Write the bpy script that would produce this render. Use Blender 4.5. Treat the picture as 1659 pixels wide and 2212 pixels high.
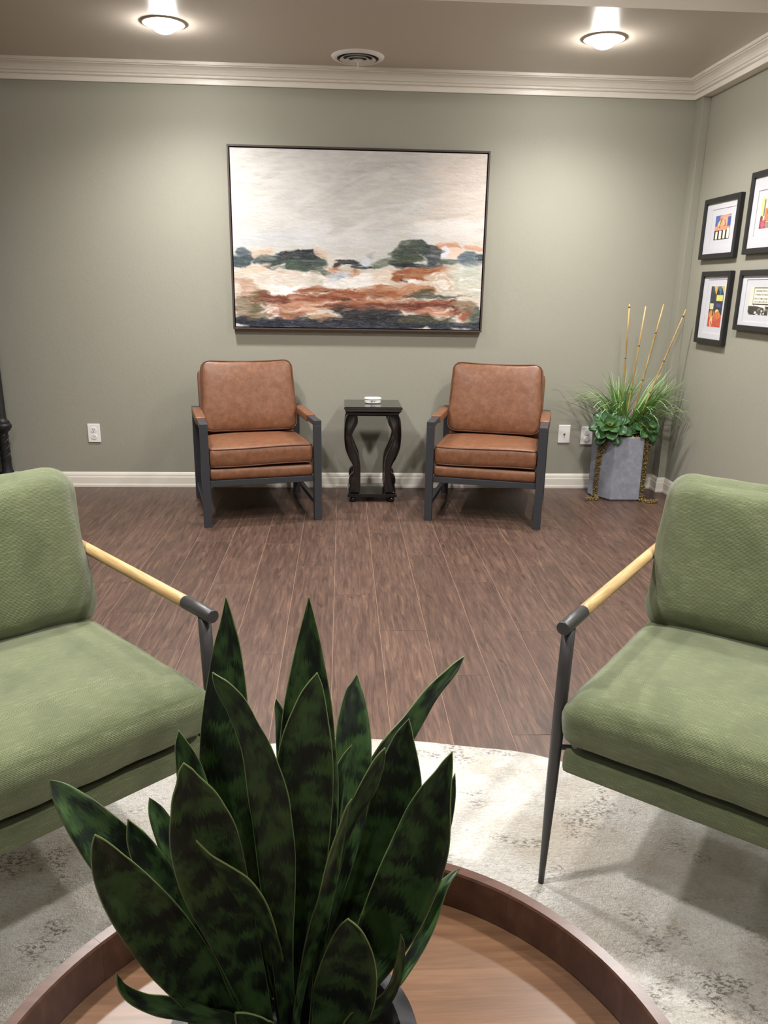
import bpy, bmesh, math, random
import numpy as np
from mathutils import Vector, Matrix, noise as mnoise

random.seed(7)
rng = np.random.default_rng(11)
SC = bpy.context.scene
COL = SC.collection
for _o in list(bpy.data.objects):
    bpy.data.objects.remove(_o)

# ------------------------------------------------------------------ camera, world, exposure
PITCH, YAW, ROLL, EYE = 0.2851, 0.0572, 0.0171, 1.2586
_f = Vector((math.sin(YAW) * math.cos(PITCH), math.cos(YAW) * math.cos(PITCH), -math.sin(PITCH)))
_r = Vector((math.cos(YAW), -math.sin(YAW), 0))
_u = _r.cross(_f)
_r2 = _r * math.cos(ROLL) + _u * math.sin(ROLL)
_u2 = _r2.cross(_f)
cam_data = bpy.data.cameras.new('camera')
cam_data.sensor_fit = 'HORIZONTAL'
cam_data.sensor_width = 36.0
cam_data.lens = 36.0 * 1652.9 / 1659.0
cam_data.clip_start = 0.02
cam = bpy.data.objects.new('camera', cam_data)
COL.objects.link(cam)
cam.matrix_world = Matrix(((_r2.x, _u2.x, -_f.x, 0), (_r2.y, _u2.y, -_f.y, 0), (_r2.z, _u2.z, -_f.z, EYE), (0, 0, 0, 1)))
SC.camera = cam

world = bpy.data.worlds.new('world')
SC.world = world
world.use_nodes = True
world.node_tree.nodes['Background'].inputs[0].default_value = (0.5, 0.5, 0.5, 1)
world.node_tree.nodes['Background'].inputs[1].default_value = 0.05

SC.view_settings.view_transform = 'Standard'
SC.view_settings.look = 'None'
SC.view_settings.exposure = 0.64
SC.view_settings.gamma = 1.0
SC.view_settings.use_curve_mapping = False
SC.cycles.max_bounces = 5
SC.cycles.diffuse_bounces = 4
SC.cycles.glossy_bounces = 2
SC.cycles.transmission_bounces = 2
SC.cycles.caustics_reflective = False
SC.cycles.caustics_refractive = False
SC.cycles.adaptive_threshold = 0.03

LAMP_W = 92.0           # watts of each can over the back wall
LAMP_MID = 118.0        # watts of each can over the open floor and the green chairs
LAMP_FILL = 30.0        # watts of each unseen fill can added behind the camera
BULB_GLOW = 130.0       # emission of the frosted bulb glass
LAMP_RGB = (1.0, 0.975, 0.945)

# room dimensions (metres)
D = 4.869              # back wall
XR = 2.0645            # face of the beam that carries the crown on the right
XW = 2.112             # right wall
XL = -3.0
YF = -2.8
ZC = 2.44              # soffit
ZT = 2.60              # main ceiling
YS = 3.737             # soffit edge

# ------------------------------------------------------------------ helpers: nodes and materials
def srgb(r, g, b):
    def c(v):
        v /= 255.0
        return v / 12.92 if v <= 0.04045 else ((v + 0.055) / 1.055) ** 2.4
    return (c(r), c(g), c(b), 1.0)

class NT:
    def __init__(self, name):
        self.m = bpy.data.materials.new(name)
        self.m.use_nodes = True
        self.t = self.m.node_tree
        self.b = self.t.nodes['Principled BSDF']
    def n(self, typ, **kw):
        nd = self.t.nodes.new(typ)
        ins = kw.pop('ins', {})
        for k, v in kw.items():
            setattr(nd, k, v)
        for k, v in ins.items():
            s = nd.inputs[k]
            if hasattr(v, 'is_output') or isinstance(v, bpy.types.NodeSocket):
                self.t.links.new(v, s)
            else:
                s.default_value = v
        return nd
    def link(self, a, b):
        self.t.links.new(a, b)
    def math(self, op, a, b=0.0, c=None):
        nd = self.n('ShaderNodeMath', operation=op)
        for i, v in enumerate((a, b) if c is None else (a, b, c)):
            if isinstance(v, bpy.types.NodeSocket):
                self.link(v, nd.inputs[i])
            else:
                nd.inputs[i].default_value = v
        return nd.outputs[0]
    def mix(self, fac, a, b, blend='MIX'):
        nd = self.n('ShaderNodeMix', data_type='RGBA', blend_type=blend)
        for i, v in ((0, fac), (6, a), (7, b)):
            if isinstance(v, bpy.types.NodeSocket):
                self.link(v, nd.inputs[i])
            else:
                nd.inputs[i].default_value = v
        return nd.outputs[2]
    def mapping(self, vec, scale=(1, 1, 1), loc=(0, 0, 0), rot=(0, 0, 0)):
        nd = self.n('ShaderNodeMapping')
        self.link(vec, nd.inputs[0])
        nd.inputs['Scale'].default_value = scale
        nd.inputs['Rotation'].default_value = rot
        if isinstance(loc, bpy.types.NodeSocket):
            self.link(loc, nd.inputs['Location'])
        else:
            nd.inputs['Location'].default_value = loc
        return nd.outputs[0]
    def noise(self, vec, scale=5, detail=3, rough=0.55, dist=0.0):
        nd = self.n('ShaderNodeTexNoise')
        self.link(vec, nd.inputs['Vector'])
        nd.inputs['Scale'].default_value = scale
        nd.inputs['Detail'].default_value = detail
        nd.inputs['Roughness'].default_value = rough
        nd.inputs['Distortion'].default_value = dist
        return nd.outputs[0]
    def ramp(self, fac, stops):
        nd = self.n('ShaderNodeValToRGB')
        self.link(fac, nd.inputs[0])
        cr = nd.color_ramp
        while len(cr.elements) > 1:
            cr.elements.remove(cr.elements[-1])
        cr.elements[0].position = stops[0][0]
        cr.elements[0].color = stops[0][1]
        for p, c in stops[1:]:
            e = cr.elements.new(p)
            e.color = c
        return nd.outputs[0]
    def gray(self, fac, lo, hi):
        return self.ramp(fac, [(lo, (0, 0, 0, 1)), (hi, (1, 1, 1, 1))])
    def bump(self, h, strength=0.3, dist=0.002):
        nd = self.n('ShaderNodeBump')
        nd.inputs['Strength'].default_value = strength
        nd.inputs['Distance'].default_value = dist
        self.link(h, nd.inputs['Height'])
        self.link(nd.outputs[0], self.b.inputs['Normal'])
    def coord(self, kind='Object'):
        return self.n('ShaderNodeTexCoord').outputs[kind]
    def set(self, **kw):
        for k, v in kw.items():
            s = self.b.inputs[{'color': 'Base Color', 'rough': 'Roughness', 'metal': 'Metallic', 'spec': 'Specular IOR Level', 'coat': 'Coat Weight', 'coatr': 'Coat Roughness', 'sheen': 'Sheen Weight', 'sheenr': 'Sheen Roughness'}[k]]
            if isinstance(v, bpy.types.NodeSocket):
                self.link(v, s)
            else:
                s.default_value = v
        return self

def plain(name, col, rough=0.5, var=0.06, scale=30, **kw):
    """one colour with a faint procedural mottle"""
    m = NT(name)
    nz = m.noise(m.coord('Object'), scale, 3)
    c = m.mix(nz, tuple(x * (1 - var) for x in col[:3]) + (1,), tuple(min(1, x * (1 + var)) for x in col[:3]) + (1,))
    m.set(color=c, rough=rough, **kw)
    return m.m

# ------------------------------------------------------------------ helpers: objects
def put(o, parent=None, label=None, cat=None, group=None, kind=None):
    COL.objects.link(o)
    if parent is not None:
        o.parent = parent
    if label:
        o['label'] = label
    if cat:
        o['category'] = cat
    if group:
        o['group'] = group
    if kind:
        o['kind'] = kind
    return o

def empty(name, loc=(0, 0, 0), rz=0.0, **kw):
    o = bpy.data.objects.new(name, None)
    o.empty_display_size = 0.1
    o.location = loc
    o.rotation_euler = (0, 0, rz)
    return put(o, **kw)

def mesh(name, verts, faces, mat, parent=None, smooth=False, uvs=None, **kw):
    me = bpy.data.meshes.new(name)
    me.from_pydata([tuple(map(float, v)) for v in verts], [], [tuple(map(int, f)) for f in faces])
    me.update()
    if smooth:
        me.polygons.foreach_set('use_smooth', [True] * len(me.polygons))
    if uvs is not None:
        lay = me.uv_layers.new(name='UVMap')
        vi = np.empty(len(me.loops), int)
        me.loops.foreach_get('vertex_index', vi)
        lay.data.foreach_set('uv', np.asarray(uvs, float)[vi].ravel())
    if mat:
        me.materials.append(mat)
    return put(bpy.data.objects.new(name, me), parent, **kw)

def from_bm(name, bm, mat, parent=None, smooth=False, **kw):
    bmesh.ops.recalc_face_normals(bm, faces=bm.faces)
    me = bpy.data.meshes.new(name)
    bm.to_mesh(me)
    bm.free()
    if smooth:
        me.polygons.foreach_set('use_smooth', [True] * len(me.polygons))
    if mat:
        me.materials.append(mat)
    return put(bpy.data.objects.new(name, me), parent, **kw)

def bm_box(bm, lo, hi, bevel=0.0, seg=2):
    lo, hi = Vector(lo), Vector(hi)
    r = bmesh.ops.create_cube(bm, size=1.0)
    for v in r['verts']:
        v.co = Vector(((v.co.x + .5) * (hi.x - lo.x) + lo.x, (v.co.y + .5) * (hi.y - lo.y) + lo.y, (v.co.z + .5) * (hi.z - lo.z) + lo.z))
    if bevel > 0:
        es = {e for v in r['verts'] for e in v.link_edges}
        bmesh.ops.bevel(bm, geom=list(es), offset=bevel, segments=seg, profile=0.5, affect='EDGES')

def box(name, lo, hi, mat, parent=None, bevel=0.0, seg=2, **kw):
    bm = bmesh.new()
    bm_box(bm, lo, hi, bevel, seg)
    return from_bm(name, bm, mat, parent, **kw)

def tube_data(pts, radii, n=10, closed=False, cap=True, flat=None):
    """verts, faces of a tube along a polyline; flat=(a,b) gives elliptical sections"""
    P = [Vector(p) for p in pts]
    if not hasattr(radii, '__len__'):
        radii = [radii] * len(P)
    m = len(P)
    T = []
    for i in range(m):
        a = P[(i - 1) % m] if (closed or i > 0) else P[i]
        b = P[(i + 1) % m] if (closed or i < m - 1) else P[i]
        T.append((b - a).normalized())
    up = Vector((0, 0, 1)) if abs(T[0].z) < 0.9 else Vector((1, 0, 0))
    N = (up - T[0] * up.dot(T[0])).normalized()
    V, F = [], []
    for i in range(m):
        if i:
            N = (N - T[i] * N.dot(T[i])).normalized()
        Bn = T[i].cross(N)
        for k in range(n):
            a = 2 * math.pi * k / n
            V.append(P[i] + N * (math.cos(a) * radii[i]) + Bn * (math.sin(a) * radii[i]))
    for i in range(m if closed else m - 1):
        j = (i + 1) % m
        for k in range(n):
            l = (k + 1) % n
            F.append((i * n + k, i * n + l, j * n + l, j * n + k))
    if cap and not closed:
        F.append(tuple(range(n - 1, -1, -1)))
        F.append(tuple((m - 1) * n + k for k in range(n)))
    return V, F

def tube(name, pts, radii, mat, parent=None, n=10, closed=False, smooth=True, **kw):
    V, F = tube_data(pts, radii, n, closed)
    o = mesh(name, V, F, mat, parent, smooth, **kw)
    if smooth and not closed:
        o.data.polygons[len(F) - 1].use_smooth = False
        o.data.polygons[len(F) - 2].use_smooth = False
    return o

def join_data(parts):
    V, F = [], []
    for v, f in parts:
        k = len(V)
        V += list(v)
        F += [tuple(i + k for i in q) for q in f]
    return V, F

def lathe(name, prof, mat, parent=None, n=48, loc=(0, 0, 0), close=False, smooth=True, **kw):
    V, F = [], []
    for r, z in prof:
        for k in range(n):
            a = 2 * math.pi * k / n
            V.append((loc[0] + r * math.cos(a), loc[1] + r * math.sin(a), loc[2] + z))
    m = len(prof)
    for i in range(m if close else m - 1):
        j = (i + 1) % m
        for k in range(n):
            l = (k + 1) % n
            F.append((i * n + k, i * n + l, j * n + l, j * n + k))
    if not close:
        if prof[0][0] > 1e-6:
            F.append(tuple(range(n - 1, -1, -1)))
        if prof[-1][0] > 1e-6:
            F.append(tuple((m - 1) * n + k for k in range(n)))
    o = mesh(name, V, F, mat, parent, smooth, **kw)
    if smooth:
        sharp(o, 40)
    return o

def sharp(o, deg):
    bm = bmesh.new()
    bm.from_mesh(o.data)
    bmesh.ops.recalc_face_normals(bm, faces=bm.faces)
    for e in bm.edges:
        e.smooth = len(e.link_faces) == 2 and e.calc_face_angle(0) < math.radians(deg)
    bm.to_mesh(o.data)
    bm.free()

def extrude_poly(name, poly, lo, hi, axis, mat, parent=None, bevel=0.0, smooth=False, **kw):
    """extrude a closed 2-D outline between lo and hi along axis 'y' (outline in x,z) or 'z' (outline in x,y)"""
    n = len(poly)
    V = []
    for h in (lo, hi):
        for a, b in poly:
            V.append((a, h, b) if axis == 'y' else ((a, b, h) if axis == 'z' else (h, a, b)))
    F = [tuple(range(n)), tuple(range(2 * n - 1, n - 1, -1))]
    for i in range(n):
        j = (i + 1) % n
        F.append((i, j, n + j, n + i))
    o = mesh(name, V, F, mat, parent, False, **kw)
    bm = bmesh.new()
    bm.from_mesh(o.data)
    bmesh.ops.recalc_face_normals(bm, faces=bm.faces)
    if bevel:
        es = [e for e in bm.edges if any(len(f.verts) > 4 for f in e.link_faces)]
        bmesh.ops.bevel(bm, geom=es, offset=bevel, segments=2, profile=0.5, affect='EDGES')
    if smooth:
        for f in bm.faces:
            f.smooth = True
        for e in bm.edges:
            e.smooth = len(e.link_faces) == 2 and e.calc_face_angle(0) < math.radians(35)
    bm.to_mesh(o.data)
    bm.free()
    return o

def sweep(name, prof, path, mat, **kw):
    """profile (distance from wall, z) swept along a wall line; the room lies to the right of the path"""
    m = len(path)
    V, F = [], []
    for i in range(m):
        ns = []
        for a, b in ((i - 1, i), (i, i + 1)):
            if 0 <= a and b < m:
                d = Vector((path[b][0] - path[a][0], path[b][1] - path[a][1])).normalized()
                ns.append(Vector((d.y, -d.x)))
        off = ns[0] if len(ns) == 1 else (ns[0] + ns[1]) / (1 + ns[0].dot(ns[1]))
        for d, z in prof:
            V.append((path[i][0] + off.x * d, path[i][1] + off.y * d, z))
    n = len(prof)
    for i in range(m - 1):
        for k in range(n):
            l = (k + 1) % n
            F.append((i * n + k, i * n + l, (i + 1) * n + l, (i + 1) * n + k))
    F.append(tuple(range(n)))
    F.append(tuple((m - 1) * n + k for k in range(n - 1, -1, -1)))
    bm = bmesh.new()
    vs = [bm.verts.new(v) for v in V]
    for f in F:
        bm.faces.new([vs[i] for i in f])
    return from_bm(name, bm, mat, **kw)

def round_box_map(P, half, rc, re, crown=0.0, side=0.0, crown_b=None):
    """P: unit-cube points [-1,1]^3 -> cushion with corner radius rc, edge radius re, crowned faces"""
    hx, hy, hz = half
    xy = P[:, :2] * np.array([hx, hy])
    z = P[:, 2] * hz
    s = np.sign(xy)
    inner = np.minimum(np.abs(xy), np.array([hx - rc, hy - rc]))
    d = np.abs(xy) - inner
    nrm = np.hypot(d[:, 0], d[:, 1])
    k = np.where(nrm > 1e-9, d.max(1) / np.maximum(nrm, 1e-9), 1.0)
    d = d * k[:, None]
    a = inner + d
    q = a - np.array([hx - rc, hy - rc])
    both = (q[:, 0] > 0) & (q[:, 1] > 0)
    qn = np.hypot(np.maximum(q[:, 0], 0), np.maximum(q[:, 1], 0))
    dist = np.where(both, rc - qn, rc - q.max(1))
    nx = np.where(both, q[:, 0] / np.maximum(qn, 1e-9), (q[:, 0] >= q[:, 1]).astype(float))
    ny = np.where(both, q[:, 1] / np.maximum(qn, 1e-9), (q[:, 0] < q[:, 1]).astype(float))
    A = np.maximum(0, re - dist)
    Bz = np.maximum(0, np.abs(z) - (hz - re))
    h = np.hypot(A, Bz)
    f = np.where(h > 1e-9, np.maximum(A, Bz) / np.maximum(h, 1e-9), 1.0)
    A2, B2 = A * f, Bz * f
    sh = A2 - A + side * (1 - np.clip(z / hz, -1, 1) ** 2) * (A > 0)
    a = a + np.stack([nx, ny], 1) * sh[:, None]
    z2 = np.sign(z) * np.where(np.abs(z) > hz - re, hz - re + B2, np.abs(z))
    X = a * s
    cb = crown if crown_b is None else crown_b
    w = (1 - np.clip(X[:, 0] / hx, -1, 1) ** 4) * (1 - np.clip(X[:, 1] / hy, -1, 1) ** 4)
    z2 = z2 + np.where(z2 > 0, crown, cb) * w * (z2 / hz)
    return np.column_stack([X, z2])

def cube_grid(n, nz):
    """subdivided unit cube; returns points, quads, face axis of each vertex island (for uv)"""
    t = np.sin(np.linspace(-1, 1, n) * math.pi / 2)
    tz = np.linspace(-1, 1, nz)
    V, F, AX = [], [], []
    def grid(fn, na, nb, ax, flip):
        k = len(V)
        for i in range(na):
            for j in range(nb):
                V.append(fn(i, j))
                AX.append(ax)
        for i in range(na - 1):
            for j in range(nb - 1):
                q = (k + i * nb + j, k + (i + 1) * nb + j, k + (i + 1) * nb + j + 1, k + i * nb + j + 1)
                F.append(q[::-1] if flip else q)
    for sg in (-1, 1):
        grid(lambda i, j: (t[i], t[j], sg), n, n, 2, sg < 0)
        grid(lambda i, j: (t[i], sg, tz[j]), n, nz, 1, sg > 0)
        grid(lambda i, j: (sg, t[i], tz[j]), n, nz, 0, sg < 0)
    return np.array(V), F, np.array(AX)

def cushion(name, half, rc, re, mat, parent, crown=0.0, side=0.0, crown_b=None, n=26, nz=9, wrinkle=0.0, seed=0, warp=None, **kw):
    P, F, AX = cube_grid(n, nz)
    X = round_box_map(P, half, rc, re, crown, side, crown_b)
    if wrinkle:
        off = Vector((seed * 3.1, seed * 1.7, 0))
        W = np.array([mnoise.noise(Vector(p) * 7 + off) + 0.5 * mnoise.noise(Vector(p) * 17 + off) for p in X])
        X = X + (X / np.maximum(np.linalg.norm(X, axis=1), 1e-6)[:, None]) * (W * wrinkle)[:, None]
    Pm = P * np.array(half)
    uv = np.where((AX == 2)[:, None], Pm[:, [0, 1]], np.where((AX == 1)[:, None], Pm[:, [0, 2]], Pm[:, [1, 2]]))
    if warp is not None:
        X = warp(X)
    o = mesh(name, X, F, mat, parent, True, uvs=uv, **kw)
    bm = bmesh.new()
    bm.from_mesh(o.data)
    bmesh.ops.remove_doubles(bm, verts=bm.verts, dist=1e-5)
    bmesh.ops.recalc_face_normals(bm, faces=bm.faces)
    bm.to_mesh(o.data)
    bm.free()
    return o

def piping(name, half, rc, re, zfrac, r, mat, parent, crown=0.0, side=0.0, crown_b=None, warp=None, **kw):
    """welt running round a cushion near its upper or lower edge"""
    t = np.linspace(-1, 1, 21)[:-1]
    ring = [(a, -1) for a in t] + [(1, a) for a in t] + [(-a, 1) for a in t] + [(-1, -a) for a in t]
    P = np.array([(a, b, zfrac) for a, b in ring])
    X = round_box_map(P, half, rc, re, crown, side, crown_b)
    c = X[:, :2] / np.maximum(np.linalg.norm(X[:, :2], axis=1), 1e-6)[:, None]
    X[:, :2] += c * r * 0.3
    X[:, 2] += np.sign(zfrac) * r * 0.2
    if warp is not None:
        X = warp(X)
    return tube(name, [tuple(p) for p in X], r, mat, parent, n=6, closed=True, **kw)

def copy_tree(root, **props):
    r = root.copy()
    COL.objects.link(r)
    for k, v in props.items():
        r[k] = v
    def rec(src, dst):
        for ch in list(src.children):
            c = ch.copy()
            COL.objects.link(c)
            c.parent = dst
            rec(ch, c)
    rec(root, r)
    return r

# ------------------------------------------------------------------ materials
def wall_paint(name, col, tex=1.0):
    m = NT(name)
    co = m.coord('Object')
    big = m.noise(co, 1.3, 3)
    c = m.mix(big, tuple(x * 0.96 for x in col[:3]) + (1,), tuple(x * 1.04 for x in col[:3]) + (1,))
    m.set(color=c, rough=0.55, spec=0.3)
    h = m.math('ADD', m.noise(co, 130, 3, 0.6), m.math('MULTIPLY', m.noise(co, 38, 3), 0.8))
    m.bump(h, 0.22 * tex, 0.003)
    return m.m

M_WALL = wall_paint('sage_wall_paint', srgb(152, 150, 137))
M_CEIL = NT('taupe_ceiling_paint')
M_CEIL.set(color=srgb(198, 187, 174), rough=0.34, spec=0.45)
M_CEIL.bump(M_CEIL.noise(M_CEIL.coord('Object'), 90, 2), 0.06, 0.002)
M_CEIL = M_CEIL.m
M_TRIM = plain('white_trim_paint', srgb(226, 220, 209), 0.32, 0.015, 4)
M_JOINT = plain('plank_joint', srgb(150, 122, 104), 0.7)

def wood_planks():
    m = NT('brown_wood_plank')
    co = m.coord('Object')
    rnd = m.n('ShaderNodeObjectInfo').outputs['Random']
    offs = m.n('ShaderNodeCombineXYZ')
    m.link(m.math('MULTIPLY', rnd, 37.0), offs.inputs[0])
    m.link(m.math('MULTIPLY', rnd, 91.0), offs.inputs[1])
    v = m.n('ShaderNodeVectorMath', operation='ADD')
    m.link(co, v.inputs[0])
    m.link(offs.outputs[0], v.inputs[1])
    v = v.outputs[0]
    grain = m.noise(m.mapping(v, (62, 5.5, 1)), 1.0, 4, 0.66, 0.8)
    fine = m.noise(m.mapping(v, (190, 9, 1)), 1.0, 4, 0.6)
    patch = m.noise(m.mapping(v, (7, 1.6, 1)), 1.0, 3, 0.5, 0.8)
    knot = m.noise(m.mapping(v, (17, 3.4, 1)), 1.0, 4, 0.6, 2.4)
    c = m.ramp(grain, [(0.25, srgb(62, 45, 38)), (0.44, srgb(83, 61, 52)), (0.56, srgb(97, 72, 60)), (0.74, srgb(124, 94, 74))])
    c = m.mix(m.math('MULTIPLY', m.gray(fine, 0.5, 0.8), 0.38), c, srgb(138, 107, 84))
    c = m.mix(m.math('MULTIPLY', m.gray(patch, 0.5, 0.75), 0.45), c, srgb(72, 52, 46))
    c = m.mix(m.math('MULTIPLY', m.gray(knot, 0.62, 0.72), 0.75), c, srgb(52, 36, 31))
    tone = m.n('ShaderNodeHueSaturation')
    m.link(c, tone.inputs['Color'])
    m.link(m.math('MULTIPLY_ADD', rnd, 0.2, 0.72), tone.inputs['Value'])
    tone.inputs['Saturation'].default_value = 0.92
    m.set(color=tone.outputs[0], rough=m.math('MULTIPLY_ADD', grain, 0.12, 0.34), spec=0.4)
    m.bump(m.math('ADD', grain, fine), 0.12, 0.001)
    return m.m
M_PLANK = wood_planks()

def leather():
    m = NT('cognac_leather')
    co = m.coord('Object')
    mot = m.noise(co, 30, 5, 0.66, 0.3)
    fine = m.noise(co, 90, 3)
    rub = m.noise(m.mapping(co, (9, 9, 5)), 3.0, 5, 0.7, 1.5)
    c = m.ramp(mot, [(0.3, srgb(100, 64, 43)), (0.5, srgb(116, 76, 52)), (0.7, srgb(130, 88, 62))])
    c = m.mix(m.math('MULTIPLY', m.gray(rub, 0.58, 0.76), 0.35), c, srgb(156, 114, 88))
    c = m.mix(m.math('MULTIPLY', m.gray(fine, 0.55, 0.8), 0.25), c, srgb(90, 56, 38))
    m.set(color=c, rough=0.42, spec=0.45)
    vor = m.n('ShaderNodeTexVoronoi')
    m.link(co, vor.inputs['Vector'])
    vor.inputs['Scale'].default_value = 330
    m.bump(vor.outputs['Distance'], 0.18, 0.0006)
    return m.m
M_LEATHER = leather()
M_PIPE = plain('dark_leather_welt', srgb(88, 54, 37), 0.45)
M_GUN = plain('charcoal_metal', srgb(50, 52, 57), 0.42, 0.05, 60, spec=0.5)
M_BLACKMETAL = plain('black_metal', srgb(52, 50, 51), 0.4, 0.04, 60, spec=0.5)
M_BLACKWOOD = plain('espresso_lacquer', srgb(15, 11, 11), 0.14, 0.1, 12, spec=0.6, coat=0.4, coatr=0.1)
M_IRON = plain('black_carved_wood', srgb(30, 30, 31), 0.45, 0.2, 40, spec=0.4)
M_WHITE = plain('white_plastic', srgb(235, 233, 230), 0.35, 0.02, 20)
M_DARK = plain('dark_slot', srgb(35, 33, 32), 0.7)
M_BRASS = plain('brass_connector', srgb(150, 118, 70), 0.35, 0.05, 40, metal=0.8)

def green_chenille():
    m = NT('green_chenille')
    uv = m.coord('UV')
    sep = m.n('ShaderNodeSeparateXYZ')
    m.link(uv, sep.inputs[0])
    wob = m.noise(uv, 120, 3)
    v = m.math('MULTIPLY_ADD', wob, 0.8, m.math('DIVIDE', sep.outputs[1], 0.0031))
    row = m.math('FLOOR', v)
    fv = m.math('FRACT', v)
    u = m.math('ADD', m.math('DIVIDE', sep.outputs[0], 0.0042), m.math('MULTIPLY', row, 0.5))
    fu = m.math('FRACT', m.math('MULTIPLY_ADD', wob, 1.2, u))
    hv = m.math('SINE', m.math('MULTIPLY', fv, math.pi))
    hu = m.math('SINE', m.math('MULTIPLY', fu, math.pi))
    h = m.math('MULTIPLY', m.math('POWER', hv, 0.6), m.math('MULTIPLY_ADD', hu, 0.55, 0.45))
    streak = m.noise(m.mapping(uv, (26, 260, 1)), 1.0, 3, 0.6)
    nap = m.noise(uv, 9, 4, 0.6, 0.6)
    fuzz = m.noise(uv, 900, 2)
    hole = m.math('MULTIPLY', m.math('POWER', m.math('ABSOLUTE', m.math('COSINE', m.math('MULTIPLY', fv, math.pi))), 2.0), m.math('POWER', m.math('ABSOLUTE', m.math('COSINE', m.math('MULTIPLY', fu, math.pi))), 1.6))
    c = m.mix(hv, srgb(92, 100, 68), srgb(106, 114, 80))
    c = m.mix(m.math('MULTIPLY', hole, 0.95), c, srgb(20, 25, 13))
    c = m.mix(m.math('MULTIPLY', m.gray(streak, 0.52, 0.76), 0.5), c, srgb(144, 151, 116))
    c = m.mix(m.math('MULTIPLY', m.gray(nap, 0.44, 0.66), 0.5), c, srgb(60, 68, 42))
    c = m.mix(m.math('MULTIPLY', fuzz, 0.2), c, srgb(150, 156, 124))
    m.set(color=c, rough=0.9, spec=0.15, sheen=0.25, sheenr=0.5)
    m.bump(m.math('ADD', m.math('SUBTRACT', m.math('MULTIPLY', hv, 0.15), hole), m.math('MULTIPLY', fuzz, 0.4)), 0.5, 0.0016)
    return m.m
M_GREEN = green_chenille()

def oak():
    m = NT('light_oak')
    co = m.coord('Object')
    g = m.noise(m.mapping(co, (60, 5, 60)), 1.0, 5, 0.6, 1.2)
    c = m.ramp(g, [(0.3, srgb(152, 120, 78)), (0.5, srgb(178, 147, 102)), (0.7, srgb(194, 167, 124))])
    m.set(color=c, rough=0.38, spec=0.4)
    return m.m
M_OAK = oak()

def walnut(name, a, b, c2, rough=0.34):
    m = NT(name)
    co = m.coord('Object')
    g = m.noise(m.mapping(co, (4.0, 62, 20)), 1.0, 6, 0.66, 0.35)
    f = m.noise(m.mapping(co, (14, 260, 90)), 1.0, 3, 0.6)
    c = m.ramp(g, [(0.3, a), (0.52, b), (0.72, c2)])
    c = m.mix(m.math('MULTIPLY', m.gray(f, 0.5, 0.8), 0.25), c, a)
    m.set(color=c, rough=rough, spec=0.45)
    m.bump(f, 0.05, 0.001)
    return m.m
M_TRAYFLOOR = walnut('walnut_tabletop', srgb(86, 60, 42), srgb(104, 75, 53), srgb(120, 89, 65))
M_TRAYRIM = walnut('walnut_rim', srgb(66, 43, 34), srgb(82, 55, 44), srgb(96, 68, 57), 0.30)

def rug():
    m = NT('cream_abrash_rug')
    co = m.coord('Object')
    cloud = m.noise(m.mapping(co, (2.6, 3.6, 1)), 1.0, 4, 0.62, 0.6)
    abr = m.noise(m.mapping(co, (13, 26, 1)), 1.0, 4, 0.72, 0.6)
    fleck = m.noise(m.mapping(co, (85, 150, 1)), 1.0, 4, 0.75, 0.4)
    region = m.noise(m.mapping(co, (5.5, 7.5, 1), (4, 9, 0)), 1.0, 5, 0.66, 0.6)
    c = m.ramp(abr, [(0.30, srgb(200, 190, 174)), (0.45, srgb(224, 218, 208)), (0.60, srgb(236, 232, 225))])
    tuft = m.noise(m.mapping(co, (150, 210, 1)), 1.0, 2, 0.6, 0.8)
    c = m.mix(m.math('MULTIPLY', m.gray(tuft, 0.36, 0.62), 0.75), c, srgb(243, 240, 233))
    c = m.mix(m.math('MULTIPLY', m.gray(cloud, 0.46, 0.66), 0.6), c, srgb(184, 168, 146))
    c = m.mix(m.math('MULTIPLY', m.gray(fleck, 0.50, 0.72), 0.42), c, srgb(158, 146, 126))
    dk = m.math('MULTIPLY', m.gray(region, 0.54, 0.62), m.gray(fleck, 0.48, 0.56))
    c = m.mix(m.math('MULTIPLY', dk, 0.8), c, srgb(96, 86, 70))
    m.set(color=c, rough=0.95, spec=0.1, sheen=0.2)
    pile = m.noise(co, 260, 3, 0.7)
    m.bump(m.math('ADD', pile, m.math('MULTIPLY', fleck, 1.6)), 0.9, 0.008)
    return m.m
M_RUG = rug()

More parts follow.
